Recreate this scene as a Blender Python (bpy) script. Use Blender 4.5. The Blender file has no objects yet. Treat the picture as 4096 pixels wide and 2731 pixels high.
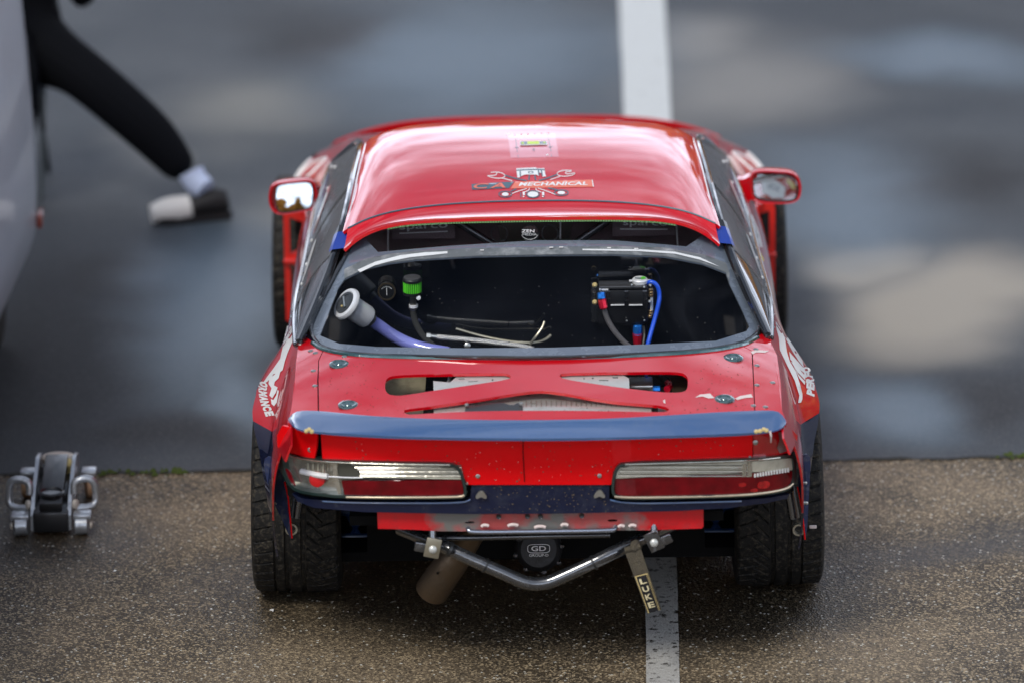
import bpy, bmesh, math, random
import numpy as np
from mathutils import Vector, Matrix
from mathutils.geometry import delaunay_2d_cdt
random.seed(7); rng = np.random.default_rng(7)
sc = bpy.context.scene
R = math.radians

# ---------------------------------------------------------------- camera, sky, sun, exposure
FPX, PITCH, ROLL, ZR = 22755., R(18), R(0.8), 17.95     # focal length in photo pixels (4096 wide)
_f = np.array([0, math.cos(PITCH), -math.sin(PITCH)])
_r0 = np.array([1., 0, 0]); _u0 = np.array([0, math.sin(PITCH), math.cos(PITCH)])
_r = _r0*math.cos(ROLL)-_u0*math.sin(ROLL); _u = _u0*math.cos(ROLL)+_r0*math.sin(ROLL)
CAM = -(_f*ZR+_r*(2145-2048)*ZR/FPX-_u*(2325-1365.5)*ZR/FPX)
cam = bpy.data.cameras.new('camera'); co = bpy.data.objects.new('camera', cam)
sc.collection.objects.link(co); sc.camera = co
M = Matrix(((_r[0], _u[0], -_f[0], CAM[0]), (_r[1], _u[1], -_f[1], CAM[1]), (_r[2], _u[2], -_f[2], CAM[2]), (0, 0, 0, 1)))
co.matrix_world = M
cam.sensor_width = 36; cam.lens = 36*FPX/4096; cam.clip_start = .5; cam.clip_end = 2000
cam.dof.use_dof = True; cam.dof.focus_distance = 17.5; cam.dof.aperture_fstop = 1.5

w = bpy.data.worlds.new('World'); sc.world = w; w.use_nodes = True
nt = w.node_tree; N = nt.nodes; L = nt.links; bg = N['Background']
sky = N.new('ShaderNodeTexSky'); sky.sky_type = 'NISHITA'; sky.sun_disc = False
SUN_EL, SUN_AZ = R(52), R(212)
sky.sun_elevation = SUN_EL; sky.sun_rotation = SUN_AZ; sky.air_density = 1.2; sky.dust_density = 1.5
tc = N.new('ShaderNodeTexCoord'); mp = N.new('ShaderNodeMapping'); mp.inputs['Scale'].default_value = (1, 1, 3.2)
nz = N.new('ShaderNodeTexNoise'); nz.inputs['Scale'].default_value = 2.6; nz.inputs['Detail'].default_value = 7; nz.inputs['Roughness'].default_value = .55
rp = N.new('ShaderNodeValToRGB'); rp.color_ramp.elements[0].position = .34; rp.color_ramp.elements[1].position = .56
mx = N.new('ShaderNodeMixRGB'); L.new(tc.outputs['Generated'], mp.inputs['Vector']); L.new(mp.outputs[0], nz.inputs['Vector'])
sz = N.new('ShaderNodeSeparateXYZ'); L.new(tc.outputs['Generated'], sz.inputs[0])
hz = N.new('ShaderNodeMapRange'); hz.inputs[1].default_value = 0; hz.inputs[2].default_value = .75; hz.inputs[3].default_value = .16; hz.inputs[4].default_value = -.06; L.new(sz.outputs['Z'], hz.inputs[0])
ad = N.new('ShaderNodeMath'); ad.operation = 'ADD'; L.new(nz.outputs['Fac'], ad.inputs[0]); L.new(hz.outputs[0], ad.inputs[1]); L.new(ad.outputs[0], rp.inputs[0])
n2 = N.new('ShaderNodeTexNoise'); n2.inputs['Scale'].default_value = 7; n2.inputs['Detail'].default_value = 9; n2.inputs['Roughness'].default_value = .62; L.new(mp.outputs[0], n2.inputs['Vector'])
c2_ = N.new('ShaderNodeValToRGB'); c2_.color_ramp.elements[0].position = .38; c2_.color_ramp.elements[0].color = (.24, .27, .32, 1); c2_.color_ramp.elements[1].position = .62; c2_.color_ramp.elements[1].color = (.86, .94, 1.13, 1)
L.new(n2.outputs['Fac'], c2_.inputs[0]); ml = N.new('ShaderNodeVectorMath'); ml.operation = 'SCALE'; L.new(c2_.outputs[0], ml.inputs[0])
el = N.new('ShaderNodeMapRange'); el.interpolation_type = 'SMOOTHSTEP'; el.inputs[1].default_value = .16; el.inputs[2].default_value = .55; el.inputs[3].default_value = 50; el.inputs[4].default_value = 14; L.new(sz.outputs['Z'], el.inputs[0]); L.new(el.outputs[0], ml.inputs['Scale'])
L.new(rp.outputs[0], mx.inputs[0]); L.new(sky.outputs[0], mx.inputs[1]); L.new(ml.outputs[0], mx.inputs[2]); L.new(mx.outputs[0], bg.inputs[0])
bg.inputs['Strength'].default_value = .075
sun = bpy.data.lights.new('sun', 'SUN'); sun.energy = 1.9; sun.angle = R(16); sun.color = (1, .95, .88)
so = bpy.data.objects.new('sun', sun); sc.collection.objects.link(so)
sd = Vector((math.sin(SUN_AZ)*math.cos(SUN_EL), math.cos(SUN_AZ)*math.cos(SUN_EL), math.sin(SUN_EL)))
so.rotation_euler = sd.to_track_quat('Z', 'Y').to_euler()
sc.view_settings.view_transform = 'Standard'; sc.view_settings.look = 'None'
sc.view_settings.exposure = .12; sc.view_settings.gamma = 1; sc.view_settings.use_curve_mapping = False
sc.cycles.use_denoising = True
sc.cycles.max_bounces = 8; sc.cycles.transparent_max_bounces = 10; sc.cycles.sample_clamp_indirect = 6

# ---------------------------------------------------------------- projection helpers (photo pixel -> point at a known depth)
def ray(px, py): return _f*FPX+_r*(px-2048)-_u*(py-1365.5)
def atY(px, py, Y):
    d = ray(px, py); return CAM+d*((Y-CAM[1])/d[1])
def atZ(px, py, Z):
    d = ray(px, py); return CAM+d*((Z-CAM[2])/d[2])
def hit(pts, F, y0=-1.5, y1=3.4, n=260):
    pts = np.asarray(pts, float)
    d = _f[None]*FPX+_r[None]*(pts[:, :1]-2048)-_u[None]*(pts[:, 1:2]-1365.5)
    d = d/d[:, 1:2]
    ys = np.linspace(y0, y1, n)
    ev = lambda y: F(CAM[None]+d*(y[:, None]-CAM[1]))
    f0 = ev(np.full(len(pts), y0)); lo = np.full(len(pts), np.nan); hi = lo.copy(); prev = f0
    best = np.full(len(pts), 1e9); by = np.full(len(pts), y0)
    for k in range(1, n):
        y = np.full(len(pts), ys[k]); f = ev(y)
        m = (np.sign(f) != np.sign(f0)) & np.isnan(lo)
        lo[m] = ys[k-1]; hi[m] = ys[k]
        b = np.abs(f) < best; best[b] = np.abs(f)[b]; by[b] = ys[k]
    miss = np.isnan(lo); lo[miss] = by[miss]; hi[miss] = by[miss]
    for _ in range(26):
        mid = (lo+hi)/2; f = ev(mid); s = np.sign(f) == np.sign(f0)
        lo = np.where(s, mid, lo); hi = np.where(s, hi, mid)
    return CAM[None]+d*(((lo+hi)/2)[:, None]-CAM[1])
def spl(tab):
    x = np.array([t[0] for t in tab], float); y = np.array([t[1] for t in tab], float)
    o = np.argsort(x); x = x[o]; y = y[o]; n = len(x); h = np.diff(x)
    A = np.zeros((n, n)); b = np.zeros(n); A[0, 0] = A[-1, -1] = 1
    for i in range(1, n-1):
        A[i, i-1] = h[i-1]; A[i, i] = 2*(h[i-1]+h[i]); A[i, i+1] = h[i]
        b[i] = 6*((y[i+1]-y[i])/h[i]-(y[i]-y[i-1])/h[i-1])
    m = np.linalg.solve(A, b)
    def f(t):
        t = np.clip(np.asarray(t, float), x[0], x[-1]); i = np.clip(np.searchsorted(x, t)-1, 0, n-2); H = h[i]
        a = (x[i+1]-t)/H; c = (t-x[i])/H
        return a*y[i]+c*y[i+1]+((a**3-a)*m[i]+(c**3-c)*m[i+1])*H*H/6
    return f
def chaikin(p, it=2, closed=True):
    p = [tuple(map(float, q)) for q in p]
    for _ in range(it):
        q = []; n = len(p)
        for i in range(n if closed else n-1):
            a = p[i]; b = p[(i+1) % n]
            q.append(tuple(.75*a[k]+.25*b[k] for k in range(len(a)))); q.append(tuple(.25*a[k]+.75*b[k] for k in range(len(a))))
        if not closed: q = [p[0]]+q+[p[-1]]
        p = q
    return p

# ---------------------------------------------------------------- mesh helpers
COL = sc.collection
ORG = {}
def link(o, parent=None):
    COL.objects.link(o)
    if parent: o.parent = parent
    return o
def root_org(p):
    while p is not None and p.parent: p = p.parent
    return np.array(p.location) if p is not None else np.zeros(3)
def mk(name, V, Fc, mat, parent=None, smooth=38, local=False, recalc=True):
    V = np.asarray(V, float)
    if parent is not None and not local: V = V-root_org(parent)
    me = bpy.data.meshes.new(name); me.from_pydata([tuple(v) for v in V], [], [tuple(f) for f in Fc])
    if recalc:
        bm = bmesh.new(); bm.from_mesh(me); bmesh.ops.recalc_face_normals(bm, faces=bm.faces); bm.to_mesh(me); bm.free()
    if smooth:
        me.polygons.foreach_set('use_smooth', [True]*len(me.polygons)); me.set_sharp_from_angle(angle=R(smooth))
    if mat: me.materials.append(mat)
    return link(bpy.data.objects.new(name, me), parent)
class MB:
    def __init__(s): s.V = []; s.F = []
    def add(s, V, F):
        b = len(s.V); s.V += [tuple(map(float, v)) for v in V]; s.F += [tuple(i+b for i in f) for f in F]; return s
    def box(s, c, sz, rot=None, bev=.0):
        c = np.array(c, float); h = np.array(sz, float)/2; b = min(bev, h.min()*.9)
        P = []
        if b <= 0:
            P = [(x*h[0], y*h[1], z*h[2]) for x in (-1, 1) for y in (-1, 1) for z in (-1, 1)]
            F = [(0, 1, 3, 2), (4, 6, 7, 5), (0, 4, 5, 1), (2, 3, 7, 6), (0, 2, 6, 4), (1, 5, 7, 3)]
        else:
            bm = bmesh.new(); bmesh.ops.create_cube(bm, size=1)
            for v in bm.verts: v.co = Vector((v.co.x*2*h[0], v.co.y*2*h[1], v.co.z*2*h[2]))
            bmesh.ops.bevel(bm, geom=bm.edges[:], offset=b, segments=2, affect='EDGES', profile=.5)
            bm.verts.ensure_lookup_table(); P = [tuple(v.co) for v in bm.verts]; F = [tuple(v.index for v in f.verts) for f in bm.faces]; bm.free()
        P = np.array(P)
        if rot is not None: P = P@np.array(rot, float)      # rows of rot = local axes in world
        return s.add(P+c, F)
    def tube(s, pts, r, n=12, sm=2, cap=True, closed=False):
        pts = [tuple(p) for p in pts]
        rr = None
        if not np.isscalar(r):
            q = chaikin([tuple(p)+(rv,) for p, rv in zip(pts, r)], sm, closed) if sm else [tuple(p)+(rv,) for p, rv in zip(pts, r)]
            pts = [a[:3] for a in q]; rr = [a[3] for a in q]
        elif sm: pts = chaikin(pts, sm, closed)
        P = np.array(pts, float); m = len(P)
        if rr is None: rr = [r]*m
        T = np.zeros_like(P)
        for i in range(m):
            a = P[(i-1) % m] if (closed or i > 0) else P[i]; b = P[(i+1) % m] if (closed or i < m-1) else P[i]
            t = b-a; T[i] = t/(np.linalg.norm(t)+1e-12)
        ref = np.array([0, 0, 1.]) if abs(T[0][2]) < .9 else np.array([1., 0, 0])
        a = np.cross(T[0], ref); a /= np.linalg.norm(a); V = []
        for i in range(m):
            a = a-T[i]*a.dot(T[i]); a /= np.linalg.norm(a)+1e-12; b = np.cross(T[i], a)
            for k in range(n):
                t = 2*math.pi*k/n; V.append(P[i]+rr[i]*(math.cos(t)*a+math.sin(t)*b))
        F = []
        for i in range(m if closed else m-1):
            for k in range(n):
                j = (i+1) % m; F.append((i*n+k, i*n+(k+1) % n, j*n+(k+1) % n, j*n+k))
        if cap and not closed: F += [tuple(range(n-1, -1, -1)), tuple((m-1)*n+k for k in range(n))]
        return s.add(V, F)
    def lathe(s, c, ax, prof, n=32, closed=False):
        c = np.array(c, float); ax = np.array(ax, float); ax /= np.linalg.norm(ax)
        ref = np.array([0, 0, 1.]) if abs(ax[2]) < .9 else np.array([1., 0, 0])
        a = np.cross(ax, ref); a /= np.linalg.norm(a); b = np.cross(ax, a)
        V = []; m = len(prof)
        for h, r in prof:
            for k in range(n):
                t = 2*math.pi*k/n; V.append(c+ax*h+max(r, 1e-5)*(math.cos(t)*a+math.sin(t)*b))
        F = [(i*n+k, i*n+(k+1) % n, (i+1) % m*n+(k+1) % n, (i+1) % m*n+k) for i in range(m if closed else m-1) for k in range(n)]
        if not closed: F += [tuple(range(n-1, -1, -1)), tuple((m-1)*n+k for k in range(n))]
        return s.add(V, F)
    def strip(s, A, B, thick=None):
        n = len(A); V = list(A)+list(B); F = [(i, i+1, n+i+1, n+i) for i in range(n-1)]
        return s.add(V, F)
    def build(s, name, mat, parent=None, smooth=38): return mk(name, s.V, s.F, mat, parent, smooth)

def inpoly(P, poly):
    P = np.asarray(P); x, y = P[:, 0], P[:, 1]; ins = np.zeros(len(P), bool); q = np.asarray(poly); n = len(q)
    for i in range(n):
        x1, y1 = q[i]; x2, y2 = q[(i+1) % n]
        c = ((y1 > y) != (y2 > y)) & (x < (x2-x1)*(y-y1)/((y2-y1)+1e-30)+x1); ins ^= c
    return ins
def dens(p, res):
    o = []
    for i in range(len(p)):
        a = np.array(p[i][:2], float); b = np.array(p[(i+1) % len(p)][:2], float); k = max(1, int(np.linalg.norm(b-a)/res))
        o += [tuple(a+(b-a)*j/k) for j in range(k)]
    return o
def tri2d(outline, holes, res):
    loops = [dens(outline, res)]+[dens(h, res) for h in holes]
    V = []; E = []
    for l in loops:
        b = len(V); V += l; E += [(b+i, b+(i+1) % len(l)) for i in range(len(l))]
    q = np.array(loops[0]); mn = q.min(0); mxx = q.max(0)
    gx = np.arange(mn[0]+res/2, mxx[0], res); gy = np.arange(mn[1]+res/2, mxx[1], res*.87)
    G = np.array([(x+(res/2 if j % 2 else 0), y) for j, y in enumerate(gy) for x in gx]).reshape(-1, 2)
    if len(G):
        m = inpoly(G, loops[0])
        for l in loops[1:]: m &= ~inpoly(G, l)
        G = G[m]
        if len(G):
            B = np.array(V); keep = np.ones(len(G), bool)
            for i in range(0, len(G), 2000):
                dd = np.sqrt(((G[i:i+2000, None]-B[None])**2).sum(2)).min(1); keep[i:i+2000] = dd > res*.45
            G = G[keep]; V = V+[tuple(g) for g in G]
    r = delaunay_2d_cdt([Vector(v) for v in V], E, [], 0, res*1e-4)
    vv = np.array([tuple(v) for v in r[0]]); ff = [tuple(f) for f in r[2]]
    cen = np.array([vv[list(f)].mean(0) for f in ff]); m = inpoly(cen, loops[0])
    for l in loops[1:]: m &= ~inpoly(cen, l)
    ff = [f for f, k in zip(ff, m) if k]
    used = sorted({i for f in ff for i in f}); mp = {a: i for i, a in enumerate(used)}
    return vv[used], [tuple(mp[i] for i in f) for f in ff]
def shell(V, F, thick, towards=None):
    """close a sheet into a thin solid; material lies on the far side of `towards`"""
    V = np.asarray(V, float); nrm = np.zeros_like(V)
    for f in F:
        a, b, c = V[f[0]], V[f[1]], V[f[2]]; n = np.cross(b-a, c-a)
        for i in f: nrm[i] += n
    nrm /= np.linalg.norm(nrm, axis=1)[:, None]+1e-15
    tw = CAM if towards is None else np.array(towards, float)
    cs = ((tw[None]-V)*nrm).sum(); 
    if cs < 0: nrm = -nrm
    n = len(V); W = np.vstack([V, V-nrm*thick]); FF = list(F)+[tuple(i+n for i in f[::-1]) for f in F]
    ec = {}
    for f in F:
        for i in range(len(f)):
            e = (f[i], f[(i+1) % len(f)]); k = tuple(sorted(e)); ec.setdefault(k, []).append(e)
    for k, e in ec.items():
        if len(e) == 1: a, b = e[0]; FF.append((b, a, a+n, b+n))
    return W, FF
def sheet(name, outline, F, mat, parent, holes=(), res=14, thick=.004, sm=0, dom=None, lift=0, towards=None, smooth=38, **kw):
    """outline in photo pixels laid on surface F (or in another 2-D domain through dom)"""
    if sm: outline = chaikin(outline, sm); holes = [chaikin(h, sm) for h in holes]
    v, f = tri2d(outline, holes, res)
    V = dom(v) if dom else hit(v, F, **kw)
    if lift: V = V+(CAM-V)/np.linalg.norm(CAM-V, axis=1)[:, None]*lift
    if thick: V, f = shell(V, f, thick, towards)
    return mk(name, V, f, mat, parent, smooth)
_fonts = {}
def text_geo(s, bold=0, shear=0, space=1):
    c = bpy.data.curves.new('t', 'FONT'); c.body = s; c.offset = bold; c.shear = shear; c.space_character = space; c.resolution_u = 3
    o = bpy.data.objects.new('t', c); me = bpy.data.meshes.new_from_object(o)
    V = np.array([v.co[:2] for v in me.vertices]); F = [tuple(p.vertices) for p in me.polygons]
    bpy.data.objects.remove(o); bpy.data.meshes.remove(me); bpy.data.curves.remove(c)
    V -= V.min(0); V /= V.max(0); return V, F
def text(s, fn, mat, parent, name='lettering', bold=0, shear=0, space=1, sub=0):
    V, F = text_geo(s, bold, shear, space)
    if sub:
        me = bpy.data.meshes.new('t'); me.from_pydata([(a, b, 0) for a, b in V], [], F); bm = bmesh.new(); bm.from_mesh(me)
        bmesh.ops.triangulate(bm, faces=bm.faces); bmesh.ops.subdivide_edges(bm, edges=[e for e in bm.edges if e.calc_length() > sub], cuts=3, use_grid_fill=True)
        bmesh.ops.triangulate(bm, faces=bm.faces); bm.verts.ensure_lookup_table()
        V = np.array([v.co[:2] for v in bm.verts]); F = [tuple(v.index for v in f.verts) for f in bm.faces]; bm.free()
    return mk(name, fn(V), F, mat, parent, smooth=0, recalc=False)
def quad(tl, tr, bl, br):
    tl, tr, bl, br = map(np.array, (tl, tr, bl, br))
    return lambda V: (bl[None]*(1-V[:, :1])+br[None]*V[:, :1])*(1-V[:, 1:])+(tl[None]*(1-V[:, :1])+tr[None]*V[:, :1])*V[:, 1:]
def onsurf(q, F, lift=.003, **kw):
    def g(V):
        P = hit(q(V), F, **kw); return P+(CAM-P)/np.linalg.norm(CAM-P, axis=1)[:, None]*lift
    return g
def thing(name, label, cat, loc=(0, 0, 0), group=None):
    o = bpy.data.objects.new(name, None); COL.objects.link(o); o.location = loc; o['label'] = label; o['category'] = cat
    if group: o['group'] = group
    return o

# ---------------------------------------------------------------- materials
def nn(t, k, **kw):
    n = t.nodes.new(k)
    for a, b in kw.items(): n.inputs[a.replace('_', ' ')].default_value = b
    return n
def mat(name, col, rough=.5, metal=0, coat=0, ior=1.5, var=0, vs=8, bump=0, bs=60, rv=0, dirt=0, dcol=(.09, .07, .05), ds=5, spec=.5, trans=0, coatr=.03, coati=1.5, alpha=1, sheen=0):
    m = bpy.data.materials.new(name); m.use_nodes = True; t = m.node_tree; b = t.nodes['Principled BSDF']
    b.inputs['Base Color'].default_value = (*col, 1); b.inputs['Roughness'].default_value = rough; b.inputs['Metallic'].default_value = metal
    b.inputs['Coat Weight'].default_value = coat; b.inputs['Coat IOR'].default_value = coati; b.inputs['Coat Roughness'].default_value = coatr; b.inputs['IOR'].default_value = ior
    b.inputs['Specular IOR Level'].default_value = spec; b.inputs['Transmission Weight'].default_value = trans; b.inputs['Alpha'].default_value = alpha
    if sheen: b.inputs['Sheen Weight'].default_value = sheen
    geo = nn(t, 'ShaderNodeNewGeometry'); l = t.links
    cs = None
    if var:
        n = nn(t, 'ShaderNodeTexNoise', Scale=vs, Detail=6.); l.new(geo.outputs['Position'], n.inputs['Vector'])
        mr = nn(t, 'ShaderNodeMapRange'); mr.inputs[1].default_value = .25; mr.inputs[2].default_value = .75; mr.inputs[3].default_value = 1-var; mr.inputs[4].default_value = 1+var
        l.new(n.outputs['Fac'], mr.inputs[0]); v = nn(t, 'ShaderNodeVectorMath'); v.operation = 'SCALE'; v.inputs[0].default_value = col
        l.new(mr.outputs[0], v.inputs['Scale']); cs = v.outputs[0]; l.new(cs, b.inputs['Base Color'])
    if dirt:
        n = nn(t, 'ShaderNodeTexNoise', Scale=ds, Detail=9., Roughness=.68); l.new(geo.outputs['Position'], n.inputs['Vector'])
        r = nn(t, 'ShaderNodeMapRange'); r.inputs[1].default_value = .5; r.inputs[2].default_value = .72; r.inputs[4].default_value = dirt; l.new(n.outputs['Fac'], r.inputs[0])
        x = nn(t, 'ShaderNodeMixRGB'); x.inputs[1].default_value = (*col, 1); x.inputs[2].default_value = (*dcol, 1)
        if cs: l.new(cs, x.inputs[1])
        l.new(r.outputs[0], x.inputs[0]); l.new(x.outputs[0], b.inputs['Base Color']); cs = x.outputs[0]
        a = nn(t, 'ShaderNodeMath'); a.operation = 'MULTIPLY_ADD'; a.inputs[1].default_value = .45; a.inputs[2].default_value = rough; l.new(r.outputs[0], a.inputs[0]); l.new(a.outputs[0], b.inputs['Roughness'])
        if coat:
            a = nn(t, 'ShaderNodeMath'); a.operation = 'MULTIPLY_ADD'; a.inputs[1].default_value = .4; a.inputs[2].default_value = coatr; l.new(r.outputs[0], a.inputs[0]); l.new(a.outputs[0], b.inputs['Coat Roughness'])
    if bump:
        n = nn(t, 'ShaderNodeTexNoise', Scale=bs, Detail=4.); l.new(geo.outputs['Position'], n.inputs['Vector'])
        bp = nn(t, 'ShaderNodeBump', Strength=bump, Distance=.01); l.new(n.outputs['Fac'], bp.inputs['Height']); l.new(bp.outputs[0], b.inputs['Normal'])
        if coat: l.new(bp.outputs[0], b.inputs['Coat Normal'])
    m['_c'] = 1
    return m
RED = (.60, .001, .008); NAVY = (.006, .010, .035)
def livery(name):
    """red paint over navy paint, split along the waist of the flares"""
    m = mat(name, RED, .4, 0, 1, 1.5, dirt=.2, ds=7, bump=.02, bs=9, spec=.1, coati=1.9); t = m.node_tree; b = t.nodes['Principled BSDF']; l = t.links
    src = b.inputs['Base Color'].links[0].from_socket; geo = nn(t, 'ShaderNodeNewGeometry'); sx = nn(t, 'ShaderNodeSeparateXYZ'); l.new(geo.outputs['Position'], sx.inputs[0])
    a = nn(t, 'ShaderNodeMath'); a.operation = 'MULTIPLY_ADD'; a.inputs[1].default_value = .1; l.new(sx.outputs['Y'], a.inputs[0]); l.new(sx.outputs['Z'], a.inputs[2])
    c = nn(t, 'ShaderNodeMath'); c.operation = 'LESS_THAN'; c.inputs[1].default_value = .615; l.new(a.outputs[0], c.inputs[0])
    c2 = nn(t, 'ShaderNodeMath'); c2.operation = 'GREATER_THAN'; c2.inputs[1].default_value = -.62; l.new(sx.outputs['Y'], c2.inputs[0])
    c3 = nn(t, 'ShaderNodeMath'); c3.operation = 'MULTIPLY'; l.new(c.outputs[0], c3.inputs[0]); l.new(c2.outputs[0], c3.inputs[1])
    x = nn(t, 'ShaderNodeMixRGB'); l.new(c3.outputs[0], x.inputs[0]); l.new(src, x.inputs[1]); x.inputs[2].default_value = (*NAVY, 1); l.new(x.outputs[0], b.inputs['Base Color'])
    return m
m_red = mat('red_paint', RED, .4, 0, 1, 1.5, dirt=.10, ds=9, bump=.012, bs=6, coatr=.02, spec=.05, coati=1.8)
m_redt = mat('red_paint_tail', (.86, .001, .004), .5, 0, .7, 1.5, dirt=.06, ds=9, coatr=.04, spec=.08, coati=1.35)
m_liv = livery('red_and_navy_paint')
m_navy = mat('navy_paint', NAVY, .45, 0, .6, 1.5, dirt=.35, ds=24, dcol=(.06, .065, .08), bump=.05, bs=40, spec=.2, coatr=.12)
m_wing = mat('blue_spoiler_paint', (.035, .10, .25), .34, 0, 1, 1.6, dirt=.22, ds=30, dcol=(.12, .17, .26), bump=.02, bs=20, coatr=.10, coati=2.0)
m_black = mat('black_trim', (.012, .013, .014), .38, coat=.4)
m_gloss = mat('black_gloss_trim', (.014, .015, .017), .2, coat=1, coatr=.05, coati=1.9)
m_border = mat('grey_window_border', (.15, .18, .225), .22, coat=1, coatr=.06, dirt=.5, ds=16, dcol=(.26, .30, .35), coati=1.9)
m_rub = mat('tyre_rubber', (.009, .0088, .0083), .62, spec=.3, var=.35, vs=60, dirt=.8, ds=75, dcol=(.13, .11, .08), bump=.3, bs=220)
m_bulk = mat('black_bulkhead', (.006, .007, .010), .3, coat=1, coatr=.04, spec=.2, coati=1.9)
m_chr = mat('polished_alloy', (.93, .94, .95), .3, .15, coat=1)
m_alu = mat('brushed_alloy', (.62, .63, .60), .32, 1, dirt=.3, ds=30, dcol=(.3, .28, .22))
m_alud = mat('dull_alloy_sheet', (.42, .39, .30), .36, .8, dirt=.5, ds=18, dcol=(.12, .10, .06))
m_zinc = mat('pale_bracket_plate', (.60, .61, .57), .35, .4, dirt=.15, ds=40)
m_brown = mat('heat_browned_steel', (.125, .09, .058), .42, .8, dirt=.5, ds=12, dcol=(.09, .07, .05), bump=.1, bs=90)
m_bash = mat('black_tube_paint', (.03, .033, .038), .22, .4, coat=1, coati=2., dirt=.35, ds=40, dcol=(.16, .15, .13))
m_und = mat('underbody_black', (.0025, .0025, .0025), .9, spec=.2)
m_blue = mat('blue_rubber_hose', (.01, .10, .75), .35, coat=.3)
m_bluea = mat('blue_anodised', (.02, .22, .75), .25, .6)
m_reda = mat('red_anodised', (.75, .01, .04), .25, .5)
m_braid = mat('black_braided_hose', (.05, .05, .045), .5, .3, bump=.8, bs=420)
m_steelb = mat('steel_braid', (.72, .70, .66), .28, .9, bump=.5, bs=420)
m_clear = mat('violet_clear_hose', (.22, .24, .62), .12, coat=1, var=.4, vs=9)
m_green = mat('green_filter', (.12, .75, .03), .4)
m_white = mat('white_vinyl', (.80, .80, .78), .35, coat=.3, dirt=.12, ds=30)
m_gold = mat('gold_thread', (.62, .48, .20), .5)
m_strap = mat('webbing', (.09, .075, .05), .85, bump=.9, bs=300, dirt=.4, ds=60, dcol=(.2, .17, .1))
m_ylw = mat('yellow_green_label', (.55, .75, .05), .4)
m_org = mat('orange_vinyl', (.80, .13, .04), .35, coat=.6)
m_teal = mat('dark_teal_vinyl', (.01, .07, .10), .35, coat=.6)
m_redv = mat('bright_red_lens', (.65, .005, .01), .15, coat=1)
m_redl = mat('dark_red_lens', (.14, .0005, .004), .3, spec=.1, coat=.6, var=.45, vs=18, ior=1.6)
m_lens = mat('yellowed_clear_lens', (.50, .48, .38), .16, coat=1, var=.3, vs=10, dirt=.3, ds=25, dcol=(.14, .13, .09))
m_refl = mat('lamp_reflector', (.62, .60, .52), .22, .8, bump=.15, bs=50)
m_prim = mat('bare_primer', (.22, .22, .20), .55, .4, dirt=.5, ds=30)
m_grey = mat('grey_plastic_film', (.17, .175, .185), .42, alpha=.6, coat=.35, bump=.35, bs=26, dirt=.3, ds=9, dcol=(.2, .2, .2))
m_pink = mat('pink_decal', (.62, .25, .25), .4, coat=.3)
m_dblue = mat('blue_tape', (.008, .04, .30), .35, coat=.4)
m_seat = mat('seat_fabric', (.20, .15, .16), .9, bump=.4, bs=200)
m_silt = mat('silver_thread', (.9, .9, .9), .5)
m_cage = mat('cage_tube', (.16, .17, .18), .35, coat=.5)
m_pin = mat('dark_green_alloy', (.03, .10, .10), .25, .5, coat=1, coati=2)
m_mir = mat('mirror_glass', (.50, .54, .55), .01, 1)
m_tarnish = mat('screw_head', (.45, .45, .42), .3, .9)
m_scr = mat('bare_scraped_metal', (.5, .42, .42), .3, .8, bump=.5, bs=120, dirt=.5, ds=80)
m_subf = mat('blue_arm_paint', (.01, .05, .16), .4, coat=.4)
m_oran = mat('orange_sticker', (.85, .25, .02), .4)
m_chip = mat('pale_filler_chip', (.72, .60, .56), .6)
def glass_mat():
    m = bpy.data.materials.new('rear_window_film'); m.use_nodes = True; t = m.node_tree; t.nodes.remove(t.nodes['Principled BSDF'])
    o = t.nodes['Material Output']; tr = nn(t, 'ShaderNodeBsdfTransparent'); tr.inputs[0].default_value = (.95, .96, .97, 1); g = nn(t, 'ShaderNodeBsdfGlossy', Roughness=.03); g.inputs[0].default_value = (.9, .93, 1, 1)
    f = nn(t, 'ShaderNodeFresnel', IOR=1.14); x = nn(t, 'ShaderNodeMixShader'); t.links.new(f.outputs[0], x.inputs[0]); t.links.new(tr.outputs[0], x.inputs[1]); t.links.new(g.outputs[0], x.inputs[2]); t.links.new(x.outputs[0], o.inputs[0])
    return m
m_glass = glass_mat()

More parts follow.
